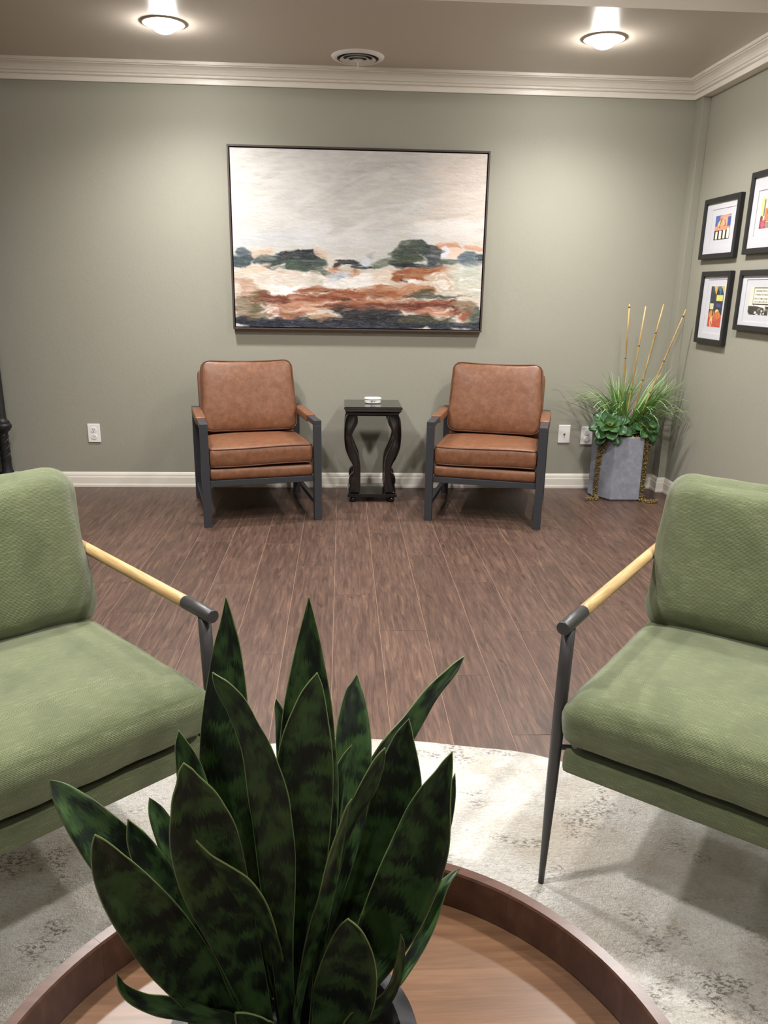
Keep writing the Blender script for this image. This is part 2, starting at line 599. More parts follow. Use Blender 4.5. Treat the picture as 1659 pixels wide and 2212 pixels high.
def snake_leaf():
    m = NT('snake_plant_leaf')
    uv = m.coord('UV')
    rnd = m.n('ShaderNodeObjectInfo').outputs['Random']
    offs = m.n('ShaderNodeCombineXYZ')
    m.link(m.math('MULTIPLY', rnd, 53.0), offs.inputs[0])
    m.link(m.math('MULTIPLY', rnd, 17.0), offs.inputs[1])
    vv = m.n('ShaderNodeVectorMath', operation='ADD')
    m.link(uv, vv.inputs[0])
    m.link(offs.outputs[0], vv.inputs[1])
    v = vv.outputs[0]
    jag = m.noise(m.mapping(v, (26, 30, 1)), 1.0, 4, 0.7)
    sep = m.n('ShaderNodeSeparateXYZ')
    m.link(v, sep.inputs[0])
    comb = m.n('ShaderNodeCombineXYZ')
    m.link(m.math('MULTIPLY', sep.outputs[0], 1.5), comb.inputs[0])
    m.link(m.math('ADD', m.math('MULTIPLY', sep.outputs[1], 40.0), m.math('MULTIPLY', jag, 1.6)), comb.inputs[1])
    band = m.noise(comb.outputs[0], 1.0, 3, 0.6, 0.5)
    c = m.ramp(band, [(0.34, srgb(22, 30, 26)), (0.46, srgb(34, 47, 34)), (0.56, srgb(62, 90, 50)), (0.78, srgb(80, 112, 62))])
    tone = m.n('ShaderNodeHueSaturation')
    m.link(c, tone.inputs['Color'])
    m.link(m.math('MULTIPLY_ADD', rnd, 0.5, 0.7), tone.inputs['Value'])
    sp = m.n('ShaderNodeSeparateXYZ')
    m.link(uv, sp.inputs[0])
    e = m.math('ABSOLUTE', m.math('SUBTRACT', sp.outputs[0], 0.5))
    col = m.mix(m.gray(e, 0.487, 0.495), tone.outputs[0], srgb(98, 112, 66))
    m.set(color=col, rough=0.42, spec=0.4)
    m.bump(m.noise(m.mapping(v, (40, 8, 1)), 1.0, 3), 0.1, 0.001)
    return m.m
M_LEAF = snake_leaf()
M_POT = plain('charcoal_ceramic', srgb(60, 58, 62), 0.38, 0.06, 30, spec=0.5)

def soil():
    m = NT('dark_gravel_soil')
    co = m.coord('Object')
    vor = m.n('ShaderNodeTexVoronoi')
    m.link(co, vor.inputs['Vector'])
    vor.inputs['Scale'].default_value = 160
    c = m.mix(vor.outputs['Distance'], srgb(86, 84, 84), srgb(30, 29, 30))
    m.set(color=c, rough=0.9)
    m.bump(vor.outputs['Distance'], 0.9, 0.006)
    return m.m
M_SOIL = soil()

def concrete():
    m = NT('grey_stone_planter')
    co = m.coord('Object')
    a = m.noise(co, 26, 6, 0.7, 0.3)
    b = m.noise(co, 120, 3)
    c = m.ramp(a, [(0.3, srgb(128, 131, 142)), (0.55, srgb(146, 149, 160)), (0.75, srgb(164, 166, 174))])
    c = m.mix(m.math('MULTIPLY', b, 0.2), c, srgb(98, 100, 110))
    m.set(color=c, rough=0.75, spec=0.25)
    m.bump(b, 0.15, 0.002)
    return m.m
M_STONE = concrete()
M_MOSS = plain('golden_moss', srgb(118, 98, 52), 0.9, 0.6, 90)

def succulent():
    m = NT('succulent_leaf')
    uv = m.coord('UV')
    sp = m.n('ShaderNodeSeparateXYZ')
    m.link(uv, sp.inputs[0])
    nz = m.noise(m.coord('Object'), 20, 3)
    f = m.math('ADD', m.math('MULTIPLY', sp.outputs[1], 0.75), m.math('MULTIPLY', nz, 0.3))
    c = m.ramp(f, [(0.2, srgb(172, 190, 112)), (0.5, srgb(84, 124, 72)), (0.9, srgb(44, 80, 50))])
    m.set(color=c, rough=0.4, spec=0.45)
    return m.m
M_SUCC = succulent()

def grass_mat():
    m = NT('grass_blade')
    uv = m.coord('UV')
    sp = m.n('ShaderNodeSeparateXYZ')
    m.link(uv, sp.inputs[0])
    c = m.mix(sp.outputs[0], srgb(74, 118, 50), srgb(142, 188, 100))
    c = m.mix(m.math('MULTIPLY', m.math('POWER', sp.outputs[1], 2.0), 0.5), c, srgb(196, 208, 168))
    m.set(color=c, rough=0.5, spec=0.3)
    return m.m
M_GRASS = grass_mat()

def bamboo():
    m = NT('bamboo_stake')
    co = m.coord('Object')
    c = m.ramp(m.noise(m.mapping(co, (80, 80, 6)), 1.0, 3), [(0.3, srgb(150, 118, 62)), (0.6, srgb(182, 152, 92)), (0.8, srgb(200, 176, 122))])
    m.set(color=c, rough=0.4)
    return m.m
M_BAMBOO = bamboo()
M_NODE = plain('bamboo_node', srgb(112, 82, 40), 0.5)

def attr_paint(name, bump=0.4, rough=0.5):
    m = NT(name)
    at = m.n('ShaderNodeVertexColor')
    at.layer_name = 'paint'
    co = m.coord('Object')
    br = m.noise(m.mapping(co, (30, 30, 130)), 1.0, 5, 0.65, 1.0)
    c = m.mix(m.math('MULTIPLY', m.gray(br, 0.5, 0.75), 0.10), at.outputs[0], (1, 1, 1, 1))
    m.set(color=c, rough=rough, spec=0.4)
    if bump:
        m.bump(m.math('ADD', br, m.noise(m.mapping(co, (16, 16, 40)), 1.0, 5, 0.6, 2.0)), bump, 0.006)
    return m.m
M_CANVAS = attr_paint('oil_paint', 0.35, 0.55)
M_PRINT = attr_paint('printed_paper', 0.0, 0.6)
M_FRAME = plain('dark_brown_frame', srgb(66, 52, 47), 0.5, 0.12, 40)
M_BLACKFRAME = plain('black_frame', srgb(30, 29, 31), 0.4, 0.1, 40)
M_MAT = plain('white_mat_board', srgb(200, 200, 206), 0.7, 0.01, 10)

def glass_pane():
    m = NT('frame_glass')
    b = m.b
    b.inputs['Base Color'].default_value = (1, 1, 1, 1)
    b.inputs['Roughness'].default_value = 0.02
    b.inputs['IOR'].default_value = 1.02
    b.inputs['Transmission Weight'].default_value = 1.0
    return m.m

def bulb_mat():
    m = NT('lit_bulb_glass')
    m.b.inputs['Base Color'].default_value = (1, 1, 1, 1)
    m.b.inputs['Emission Color'].default_value = LAMP_RGB + (1,)
    m.b.inputs['Emission Strength'].default_value = BULB_GLOW
    return m.m
M_BULB = bulb_mat()
M_CANRIM = plain('can_trim_ring', srgb(186, 176, 164), 0.4)
M_BAFFLE = plain('can_baffle', srgb(214, 208, 198), 0.5)

# ------------------------------------------------------------------ structure
def slab(name, lo, hi, mat, label=None):
    return box(name, lo, hi, mat, kind='structure')

floor = box('floor', (XL, YF, -0.05), (XW, D, -0.0012), M_JOINT, kind='structure')
slab('wall_back', (XL - .1, D, -0.05), (XW + .1, D + 0.1, ZT + .1), M_WALL)
slab('wall_right', (XW, YF - .1, -0.05), (XW + 0.1, D, ZT + .1), M_WALL)
slab('wall_left', (XL - 0.1, YF - .1, -0.05), (XL, D, ZT + .1), M_WALL)
slab('wall_front', (XL, YF - 0.1, -0.05), (XW, YF, ZT + .1), M_WALL)
slab('ceiling', (XL, YF, ZT), (XW, YS, ZT + 0.1), M_CEIL)

# soffit along the back wall with holes for the two cans
LAMP_X = (-0.842, 1.272)
LAMP_Y1 = 4.16
def holed_ceiling(name, x0, x1, y0, y1, z0, z1, holes, r, mat):
    """slab with round holes, cut as a grid of cells; cells with a hole become a square ring"""
    bm = bmesh.new()
    xs = [x0]
    for hx, hy in holes:
        xs += [hx - 0.2, hx + 0.2]
    xs.append(x1)
    def quad(a, b, c, d):
        vs = [bm.verts.new(p) for p in (a, b, c, d)]
        bm.faces.new(vs)
    n = 40
    for i in range(len(xs) - 1):
        xa, xb = xs[i], xs[i + 1]
        hole = [h for h in holes if xa < h[0] < xb]
        if not hole:
            quad((xa, y0, z0), (xb, y0, z0), (xb, y1, z0), (xa, y1, z0))
            continue
        hx, hy = hole[0]
        quad((xa, y0, z0), (xb, y0, z0), (xb, hy - .2, z0), (xa, hy - .2, z0))
        quad((xa, hy + .2, z0), (xb, hy + .2, z0), (xb, y1, z0), (xa, y1, z0))
        ring = []
        for k in range(n):
            a = 2 * math.pi * (k + .5) / n
            c, s = math.cos(a), math.sin(a)
            q = 0.2 / max(abs(c), abs(s))
            ring.append(((hx + r * c, hy + r * s, z0), (hx + q * c, hy + q * s, z0)))
        cor = {(1, 1), (1, -1), (-1, 1), (-1, -1)}
        for k in range(n):
            l = (k + 1) % n
            quad(ring[k][0], ring[k][1], ring[l][1], ring[l][0])
            a, b = ring[k][1], ring[l][1]
            if abs(abs(a[0] - hx) - .2) > 1e-6 and abs(abs(b[1] - hy) - .2) > 1e-6 or abs(abs(a[1] - hy) - .2) > 1e-6 and abs(abs(b[0] - hx) - .2) > 1e-6:
                cx = hx + math.copysign(.2, (a[0] + b[0]) / 2 - hx)
                cy = hy + math.copysign(.2, (a[1] + b[1]) / 2 - hy)
                vs = [bm.verts.new(p) for p in (a, (cx, cy, z0), b)]
                bm.faces.new(vs)
    quad((x0, y0, z0), (x0, y0, z1), (x1, y0, z1), (x1, y0, z0))
    bmesh.ops.remove_doubles(bm, verts=bm.verts, dist=1e-5)
    return from_bm(name, bm, mat, kind='structure')
holed_ceiling('ceiling_soffit', XL, XW, YS, D, ZC, ZT, [(x, LAMP_Y1) for x in LAMP_X], 0.088, M_CEIL)

# crown moulding, beam and corner post on the right, baseboards
crown = [(0, 2.338), (0.010, 2.338), (0.0115, 2.340), (0.0115, 2.361), (0.006, 2.364), (0.006, 2.367), (0.016, 2.369), (0.021, 2.373), (0.021, 2.377), (0.015, 2.380), (0.015, 2.383),
         (0.023, 2.386), (0.027, 2.396), (0.035, 2.408), (0.047, 2.417), (0.058, 2.420), (0.058, 2.424), (0.070, 2.425), (0.071, 2.44), (0, 2.44)]
sweep('trim_1', crown, [(XL, D), (XR, D), (XR, YS)], M_TRIM, kind='structure')
box('trim_2', (XR, YS, 2.338), (XW, D, ZC), M_TRIM, kind='structure')
box('trim_3', (XR, D - 0.1, 0), (XW, D, 2.338), M_WALL, bevel=0.002, kind='structure')
base = [(0, 0), (0.016, 0), (0.016, 0.012), (0.013, 0.022), (0.012, 0.062), (0.009, 0.070), (0.009, 0.078), (0.006, 0.088), (0.002, 0.095), (0, 0.096)]
sweep('baseboard_back', base, [(XL, D), (XR, D), (XR, D - .1), (XW, D - .1)], M_TRIM, kind='structure')
sweep('baseboard_right', base, [(XW, D - .1 - .0005), (XW, YF)], M_TRIM, kind='structure')

# floor planks, laid along the depth of the room
PW, PL, GAP = 0.178, 1.222, 0.0016
phase = {-3: 3.155, -2: 3.709, -1: 3.381, 0: 3.034, 1: 2.675, 2: 3.54, 3: 3.177, 4: 2.663, 5: 3.382}
_plank_mesh = {}
def plank_mesh(w, l):
    key = (round(w, 3), round(l, 3))
    if key not in _plank_mesh:
        bm = bmesh.new()
        bm_box(bm, (-w / 2, -l / 2, -0.001), (w / 2, l / 2, 0.0), 0.0)
        es = [e for e in bm.edges if all(abs(v.co.z) < 1e-6 for v in e.verts)]
        bmesh.ops.bevel(bm, geom=es, offset=0.0005, segments=1, affect='EDGES')
        bmesh.ops.recalc_face_normals(bm, faces=bm.faces)
        me = bpy.data.meshes.new('plank')
        bm.to_mesh(me)
        bm.free()
        me.materials.append(M_PLANK)
        _plank_mesh[key] = me
    return _plank_mesh[key]
k0 = math.ceil((XL + 0.033) / PW) - 1
k = k0
Y0 = -0.2
while True:
    xa, xb = -0.033 + k * PW, -0.033 + (k + 1) * PW
    if xa > XW:
        break
    xa2, xb2 = max(xa, XL), min(xb, XW)
    if xb2 - xa2 > 0.02:
        ph = phase.get(k, (k * 0.731 * PL) % PL)
        y = ph - math.ceil((ph - Y0) / PL) * PL
        while y < D:
            ya, yb = max(y, Y0), min(y + PL, D)
            if yb - ya > 0.03:
                o = bpy.data.objects.new('plank', plank_mesh(xb2 - xa2 - GAP, yb - ya - GAP))
                o.location = ((xa2 + xb2) / 2, (ya + yb) / 2, 0)
                put(o, floor)
            y += PL
    k += 1
# the part of the floor behind the camera
box('plank_field', (XL, YF, -0.0011), (XW, Y0, 0.0), M_PLANK, floor, kind='stuff')

# ------------------------------------------------------------------ ceiling lights and vent
def can_light(x, y, z, label):
    t = empty('recessed_ceiling_light', (x, y, z), label=label, cat='ceiling light', group='recessed ceiling lights')
    lathe('trim_ring', [(0.086, 0.0), (0.087, -0.004), (0.094, -0.007), (0.102, -0.005), (0.107, 0.0)], M_CANRIM, t, 48)
    lathe('baffle', [(0.086, -0.002), (0.084, 0.02), (0.074, 0.11), (0.03, 0.125), (0.0, 0.126)], M_BAFFLE, t, 40)
    prof = [(0.0, -0.046), (0.02, -0.044), (0.04, -0.036), (0.055, -0.021), (0.060, -0.002), (0.057, 0.02), (0.040, 0.06), (0.02, 0.1), (0.0, 0.105)]
    lathe('bulb', prof, M_BULB, t, 32)
    ld = bpy.data.lights.new('can_lamp', 'SPOT')
    ld.energy = LAMP_W
    ld.color = LAMP_RGB
    ld.spot_size = math.radians(152)
    ld.spot_blend = 1.0
    ld.shadow_soft_size = 0.07
    lo = bpy.data.objects.new('can_lamp', ld)
    lo.location = (0, 0, -0.056)
    put(lo, t)
    return t
can_light(LAMP_X[0], LAMP_Y1, ZC, 'lit recessed ceiling light on the left, above the leftmost brown chair')
can_light(LAMP_X[1], LAMP_Y1, ZC, 'lit recessed ceiling light on the right, near the crown corner')
def flush_light(x, y, label, watts):
    """the same can farther back in the room, under the higher ceiling; also builds the added fill pair"""
    t = empty('recessed_ceiling_light', (x, y, ZT), label=label, cat='ceiling light', group='recessed ceiling lights')
    lathe('trim_ring', [(0.0, -0.001), (0.086, -0.001), (0.087, -0.004), (0.094, -0.007), (0.102, -0.005), (0.107, 0.0)], M_CANRIM, t, 40)
    lathe('bulb', [(0.0, -0.055), (0.02, -0.053), (0.04, -0.045), (0.055, -0.030), (0.06, -0.010), (0.06, -0.002)], M_BULB, t, 32)
    ld = bpy.data.lights.new('can_lamp', 'SPOT')
    ld.energy = watts
    ld.color = LAMP_RGB
    ld.spot_size = math.radians(156)
    ld.spot_blend = 1.0
    ld.shadow_soft_size = 0.07
    lo = bpy.data.objects.new('can_lamp', ld)
    lo.location = (0, 0, -0.066)
    put(lo, t)
    return t
flush_light(LAMP_X[0], 2.67, 'recessed ceiling light over the open floor, left', LAMP_MID)
flush_light(LAMP_X[1], 2.67, 'recessed ceiling light over the open floor, right', LAMP_MID)
flush_light(LAMP_X[0], 1.18, 'recessed ceiling light over the green chair on the left', LAMP_MID)
flush_light(LAMP_X[1], 1.18, 'recessed ceiling light over the green chair on the right', LAMP_MID)
flush_light(LAMP_X[0], -1.9, 'unseen fill light added behind the camera, left', LAMP_FILL)  # invented dim pair, added so the plant's leaf fronts don't go black
flush_light(LAMP_X[1], -1.9, 'unseen fill light added behind the camera, right', LAMP_FILL)

vent = empty('round_ceiling_vent', (0.082, 4.605, ZC), label='round white ceiling air vent between the two lit recessed lights', cat='air vent')
lathe('flange', [(0.112, 0.0), (0.112, -0.012), (0.122, -0.014), (0.138, -0.007), (0.142, 0.0)], M_WHITE, vent, 56)
lathe('throat', [(0.0, -0.001), (0.112, -0.001), (0.112, -0.003), (0.0, -0.003)], M_DARK, vent, 40)
for rr, dz in ((0.094, -0.016), (0.066, -0.020), (0.038, -0.024)):
    lathe('louver_ring', [(rr - 0.016, dz + 0.012), (rr, dz), (rr + 0.003, dz), (rr - 0.013, dz + 0.013)], M_WHITE, vent, 48, close=True)
lathe('center_cone', [(0.0, -0.028), (0.016, -0.026), (0.022, -0.016), (0.0, -0.012)], M_WHITE, vent, 24)
tube('damper_rod', [(0, 0, -0.02), (0, 0, -0.055)], 0.003, M_WHITE, vent, 6)

# ------------------------------------------------------------------ green armchairs
def green_chair(loc, rz, label):
    """origin on the floor midway between the front feet; x across, y towards the back"""
    t = empty('lounge_armchair', loc, rz, label=label, cat='armchair', group='green fabric armchairs')
    W2 = 0.33
    for s in (-1, 1):
        x = s * W2
        arm = tube('arm_rest', [(x, 0.098, 0.62), (x, 0.12, 0.62), (x, 0.4, 0.62), (x, 0.575, 0.62), (x, 0.66, 0.62)], 0.0135, M_OAK, t, 20)
        tube('arm_front_cap', [(x, -0.004, 0.62), (x, -0.002, 0.62), (x, 0.05, 0.62), (x, 0.1, 0.62)], [0.0128, 0.0142, 0.0142, 0.0142], M_BLACKMETAL, arm, 24)
        tube('arm_rear_cap', [(x, 0.655, 0.62), (x, 0.70, 0.62), (x, 0.702, 0.62)], [0.0142, 0.0142, 0.0128], M_BLACKMETAL, arm, 20)
        tube('leg', [(x, 0.0, 0.012), (x, 0.003, 0.06), (x, 0.012, 0.26), (x, 0.024, 0.50), (x, 0.029, 0.61)], [0.0062, 0.0072, 0.0118, 0.0136, 0.0136], M_BLACKMETAL, t, 16)
        tube('leg', [(x, 0.76, 0.001), (x, 0.755, 0.05), (x, 0.725, 0.30), (x, 0.69, 0.52), (x, 0.677, 0.61)], [0.0062, 0.0072, 0.0118, 0.0136, 0.0136], M_BLACKMETAL, t, 16)
        tube('bracket', [(x, 0.017, 0.345), (x - s * 0.028, 0.03, 0.345)], 0.006, M_BLACKMETAL, t, 8)
        tube('bracket', [(x, 0.719, 0.33), (x - s * 0.035, 0.66, 0.33)], 0.006, M_BLACKMETAL, t, 8)
    # upholstered base under the seat
    b = cushion('seat_base', (W2 - 0.018, 0.325, 0.024), 0.012, 0.008, M_GREEN, t, n=22, nz=5)
    b.location = (0, 0.328, 0.318)
    b.rotation_euler = (math.radians(-1.0), 0, 0)
    # seat cushion, thicker and softer in front
    def seat_warp(X):
        Y = X.copy()
        v = (X[:, 1] + 0.3) / 0.6
        Y[:, 2] += -0.022 * np.clip(v - 0.15, 0, 1) - 0.012 * np.clip((0.10 - v) / 0.25, 0, 1) ** 1.5 * (X[:, 2] > 0)
        Y[:, 1] -= 0.010 * (X[:, 2] / 0.06) * (v < 0.2)
        return Y
    s_ = cushion('seat_cushion', (W2 - 0.018, 0.32, 0.060), 0.03, 0.034, M_GREEN, t, crown=0.026, crown_b=0.0, side=0.010, n=36, nz=11, wrinkle=0.005, seed=2, warp=seat_warp)
    s_.location = (0, 0.313, 0.414)
    # back cushion: a plump pillow leaning on the upholstered back frame
    bc = cushion('back_cushion', (W2 - 0.022, 0.185, 0.066), 0.05, 0.045, M_GREEN, t, crown=0.03, side=0.012, n=34, nz=11, wrinkle=0.007, seed=5)
    bc.location = (0, 0.575, 0.635)
    bc.rotation_euler = (math.radians(90 - 17), 0, 0)
    f = cushion('back_frame', (W2 - 0.03, 0.19, 0.02), 0.03, 0.012, M_GREEN, t, n=20, nz=5)
    f.location = (0, 0.69, 0.555)
    f.rotation_euler = (math.radians(90 - 14), 0, 0)
    return t
green_chair((0.437 + 0.7826 * 0.33, 1.363 - 0.6225 * 0.33, 0), math.radians(-38.45), 'green woven lounge armchair on the right, black tapered leg standing on the rug')
green_chair((-0.26 - 0.743 * 0.33, 1.43 - 0.669 * 0.33, 0), math.radians(42.0), 'green woven lounge armchair on the left, partly behind the snake plant')

# ------------------------------------------------------------------ brown leather chairs
def leather_chair(loc, rz, label):
    t = empty('leather_armchair', loc, rz, label=label, cat='armchair', group='brown leather armchairs')
    W, P = 0.605, 0.021
    for x in (0.0, W):
        box('leg', (x - P, -0.016, 0), (x + P, 0.016, 0.534), M_GUN, t, 0.0015)
        box('leg', (x - P, 0.612, 0), (x + P, 0.644, 0.534), M_GUN, t, 0.0015)
        box('arm_bar', (x - P, -0.016, 0.534), (x + P, 0.644, 0.562), M_GUN, t, 0.0015)
        box('side_stretcher', (x - 0.012, 0.016, 0.078), (x + 0.012, 0.612, 0.104), M_GUN, t, 0.0015)
        bm = bmesh.new()
        bm_box(bm, (x - P - 0.006, 0.17, 0.527), (x + P + 0.006, 0.545, 0.57), 0.007, 3)
        pad = from_bm('arm_pad', bm, M_LEATHER, t, smooth=True)
        tube('pad_seam', [(x + P + 0.007, 0.18, 0.534), (x + P + 0.007, 0.535, 0.534)], 0.0012, M_PIPE, pad, 5)
    box('front_rail', (P, -0.004, 0.222), (W - P, 0.016, 0.254), M_GUN, t, 0.0015)
    box('rear_rail', (P, 0.612, 0.222), (W - P, 0.634, 0.254), M_GUN, t, 0.0015)
    for x in (P, W - P):
        box('side_rail', (min(x, x + math.copysign(0.02, W / 2 - x)), 0.016, 0.222), (max(x, x + math.copysign(0.02, W / 2 - x)), 0.612, 0.252), M_GUN, t, 0.0015)
    d = cushion('seat_deck', (W / 2 - P - 0.002, 0.29, 0.031), 0.012, 0.01, M_LEATHER, t, n=20, nz=5, side=0.004)
    d.location = (W / 2, 0.292, 0.285)
    def tilt(X):
        Y = X.copy()
        Y[:, 2] += -0.018 * (X[:, 1] + 0.25) / 0.5 - 0.006 * (X[:, 0] / 0.27) * 0
        Y[:, 2] += 0.004 * np.sin(X[:, 0] * 9) * np.clip(-X[:, 1] / 0.25, 0, 1)
        return Y
    hs = (W / 2 - P - 0.004, 0.262, 0.052)
    c = cushion('seat_cushion', hs, 0.02, 0.014, M_LEATHER, t, crown=0.02, crown_b=0.004, side=0.006, n=28, nz=7, wrinkle=0.0022, seed=3, warp=tilt)
    c.location = (W / 2, 0.262, 0.377)
    for zf in (0.93, -0.93):
        p = piping('welt', hs, 0.02, 0.014, zf, 0.0038, M_PIPE, c, crown=0.02, crown_b=0.004, side=0.006, warp=tilt)
    hb = (W / 2 - P - 0.012, 0.207, 0.058)
    def sag(X):
        Y = X.copy()
        Y[:, 1] -= 0.012 * np.clip(X[:, 1] / 0.2, 0, 1) ** 2 * (1 - (X[:, 0] / 0.28) ** 2)
        Y[:, 0] *= 1 - 0.03 * np.clip(X[:, 1] / 0.2, -1, 1)
        return Y
    b = cushion('back_cushion', hb, 0.05, 0.016, M_LEATHER, t, crown=0.024, side=0.006, n=28, nz=7, wrinkle=0.0035, seed=8, warp=sag)
    b.location = (W / 2, 0.53, 0.63)
    b.rotation_euler = (math.radians(90 - 14), 0, 0)
    for zf in (0.93, -0.93):
        piping('welt', hb, 0.05, 0.016, zf, 0.0042, M_PIPE, b, crown=0.024, side=0.006, warp=sag)
    f = cushion('back_panel', (W / 2 - P - 0.002, 0.262, 0.02), 0.03, 0.01, M_LEATHER, t, n=18, nz=5)
    f.location = (W / 2, 0.618, 0.515)
    f.rotation_euler = (math.radians(90 - 12), 0, 0)
    return t
leather_chair((-0.723, 3.999, 0), math.radians(14.0), 'cognac leather armchair with charcoal metal frame, left of the black side table')
leather_chair((0.486, 4.13, 0), math.radians(-15.9), 'cognac leather armchair with charcoal metal frame, between the black side table and the planter')

# ------------------------------------------------------------------ black side table and the white dish on it
tb = empty('side_table', (0.184, 4.635, 0), label='small black lacquered side table with S-curved legs between the leather chairs', cat='side table')
TW, TD = 0.172, 0.16
def frustum_stack(name, layers, mat, parent):
    V, F = [], []
    for hx, hy, z in layers:
        V += [(-hx, -hy, z), (hx, -hy, z), (hx, hy, z), (-hx, hy, z)]
    for i in range(len(layers) - 1):
        for k in range(4):
            l = (k + 1) % 4
            F.append((i * 4 + k, i * 4 + l, i * 4 + 4 + l, i * 4 + 4 + k))
    F.append((3, 2, 1, 0))
    q = (len(layers) - 1) * 4
    F.append((q, q + 1, q + 2, q + 3))
    return mesh(name, V, F, mat, parent)
frustum_stack('tabletop', [(TW - 0.006, TD - 0.006, 0.568), (TW, TD, 0.571), (TW, TD, 0.580), (TW - 0.005, TD - 0.005, 0.5845), (TW - 0.008, TD - 0.008, 0.585)], M_BLACKWOOD, tb)
frustum_stack('apron', [(TW - 0.03, TD - 0.03, 0.528), (TW - 0.022, TD - 0.022, 0.535), (TW - 0.016, TD - 0.016, 0.549), (TW - 0.006, TD - 0.006, 0.558), (TW - 0.006, TD - 0.006, 0.568)], M_BLACKWOOD, tb)
outer = [(0.031, 0.533), (0.018, 0.498), (0.013, 0.436), (0.013, 0.386), (0.020, 0.326), (0.040, 0.272), (0.063, 0.228), (0.071, 0.187), (0.048, 0.160), (0.042, 0.138), (0.043, 0.118), (0.047, 0.105), (0.041, 0.078), (0.044, 0.052)]
inner = [(0.091, 0.533), (0.094, 0.486), (0.075, 0.446), (0.060, 0.409), (0.064, 0.369), (0.082, 0.319), (0.103, 0.269), (0.111, 0.218), (0.112, 0.150), (0.111, 0.081), (0.104, 0.052)]
def smooth_line(pts, n):
    P = [Vector((a, b)) for a, b in pts]
    out = []
    for i in range(len(P) - 1):
        p0, p1, p2, p3 = P[max(i - 1, 0)], P[i], P[i + 1], P[min(i + 2, len(P) - 1)]
        for j in range(n):
            u = j / n
            out.append(0.5 * ((2 * p1) + (p2 - p0) * u + (2 * p0 - 5 * p1 + 4 * p2 - p3) * u * u + (3 * p1 - p0 - 3 * p2 + p3) * u ** 3))
    out.append(P[-1])
    return [(p.x, p.y) for p in out]
so, si = smooth_line(outer, 4), smooth_line(inner, 5)
for sx in (-1, 1):
    poly = [(a - 0.184, z) for a, z in so] + [(a - 0.184, z) for a, z in reversed(si)]
    poly = [(a * (1 if sx < 0 else -1), z) for a, z in poly]
    for y0, y1 in ((-0.122, -0.068), (0.068, 0.122)):
        extrude_poly('leg', poly, y0, y1, 'y', M_BLACKWOOD, tb, bevel=0.006, smooth=True)
box('lower_shelf', (-0.15, -0.142, 0.032), (0.15, 0.142, 0.052), M_BLACKWOOD, tb, 0.004)
for sx in (-1, 1):
    for sy in (-1, 1):
        lathe('bun_foot', [(0.0, 0.0), (0.014, 0.001), (0.021, 0.009), (0.022, 0.018), (0.016, 0.028), (0.013, 0.032), (0.0, 0.032)], M_BLACKWOOD, tb, 20, (sx * 0.118, sy * 0.112, 0))

dish = empty('oval_dish', (0.186, 4.64, 0.5855), label='small white oval lidded dish with dark lettering on the black side table', cat='dish')
def stadium(a, b, n=12):
    pts = []
    for k in range(n + 1):
        t_ = -math.pi / 2 + math.pi * k / n
        pts.append((a - b + b * math.cos(t_), b * math.sin(t_)))
    for k in range(n + 1):
        t_ = math.pi / 2 + math.pi * k / n
        pts.append((-(a - b) + b * math.cos(t_), b * math.sin(t_)))
    return pts
def stadium_loft(name, rings, mat, parent):
    V, F = [], []
    n = None
    for a, b, z in rings:
        r = stadium(a, b)
        n = len(r)
        V += [(x, y, z) for x, y in r]
    for i in range(len(rings) - 1):
        for k in range(n):
            l = (k + 1) % n
            F.append((i * n + k, i * n + l, (i + 1) * n + l, (i + 1) * n + k))
    F.append(tuple(range(n - 1, -1, -1)))
    F.append(tuple((len(rings) - 1) * n + k for k in range(n)))
    o = mesh(name, V, F, mat, parent, True)
    sharp(o, 35)
    return o
stadium_loft('body', [(0.044, 0.026, 0.0), (0.048, 0.030, 0.004), (0.049, 0.031, 0.026)], M_WHITE, dish)
stadium_loft('lid', [(0.049, 0.031, 0.0262), (0.052, 0.034, 0.0275), (0.052, 0.034, 0.031), (0.050, 0.032, 0.034), (0.042, 0.024, 0.0352)], M_WHITE, dish)
fc = bpy.data.curves.new('lettering', 'FONT')
fc.body = 'ET Y'
fc.size = 0.014
fc.align_x = 'CENTER'
fc.extrude = 0.0003
_tmp = bpy.data.objects.new('lettering_curve', fc)
COL.objects.link(_tmp)
bpy.context.view_layer.update()
lm = bpy.data.meshes.new_from_object(_tmp.evaluated_get(bpy.context.evaluated_depsgraph_get()))
bpy.data.objects.remove(_tmp)
lm.materials.clear()
lm.materials.append(M_DARK)
fo = bpy.data.objects.new('lettering', lm)
fo.location = (0.0, -0.0316, 0.009)
fo.rotation_euler = (math.radians(90), 0, 0)
put(fo, dish)

# ------------------------------------------------------------------ round coffee table with raised rim
CX, CY = -0.006, 0.562
tab = empty('coffee_table', (CX, CY, 0), label='round walnut coffee table with a raised tray rim, holding the snake plant', cat='coffee table')
NSEG = 8
for k in range(NSEG):
    V, F = [], []
    n = 16
    prof = [(0.382, 0.378), (0.399, 0.378), (0.4, 0.381), (0.4, 0.447), (0.398, 0.45), (0.384, 0.45), (0.382, 0.447)]
    a0, a1 = 2 * math.pi * (k + 0.15) / NSEG, 2 * math.pi * (k + 1.15) / NSEG - 0.0008
    for i in range(n + 1):
        a = a0 + (a1 - a0) * i / n
        for r, z in prof:
            V.append((r * math.cos(a), r * math.sin(a), z))
    m_ = len(prof)
    for i in range(n):
        for j in range(m_):
            l = (j + 1) % m_
            F.append((i * m_ + j, i * m_ + l, (i + 1) * m_ + l, (i + 1) * m_ + j))
    F.append(tuple(range(m_ - 1, -1, -1)))
    F.append(tuple(n * m_ + j for j in range(m_)))
    o = mesh('rim_segment', V, F, M_TRAYRIM, tab, True)
    sharp(o, 30)
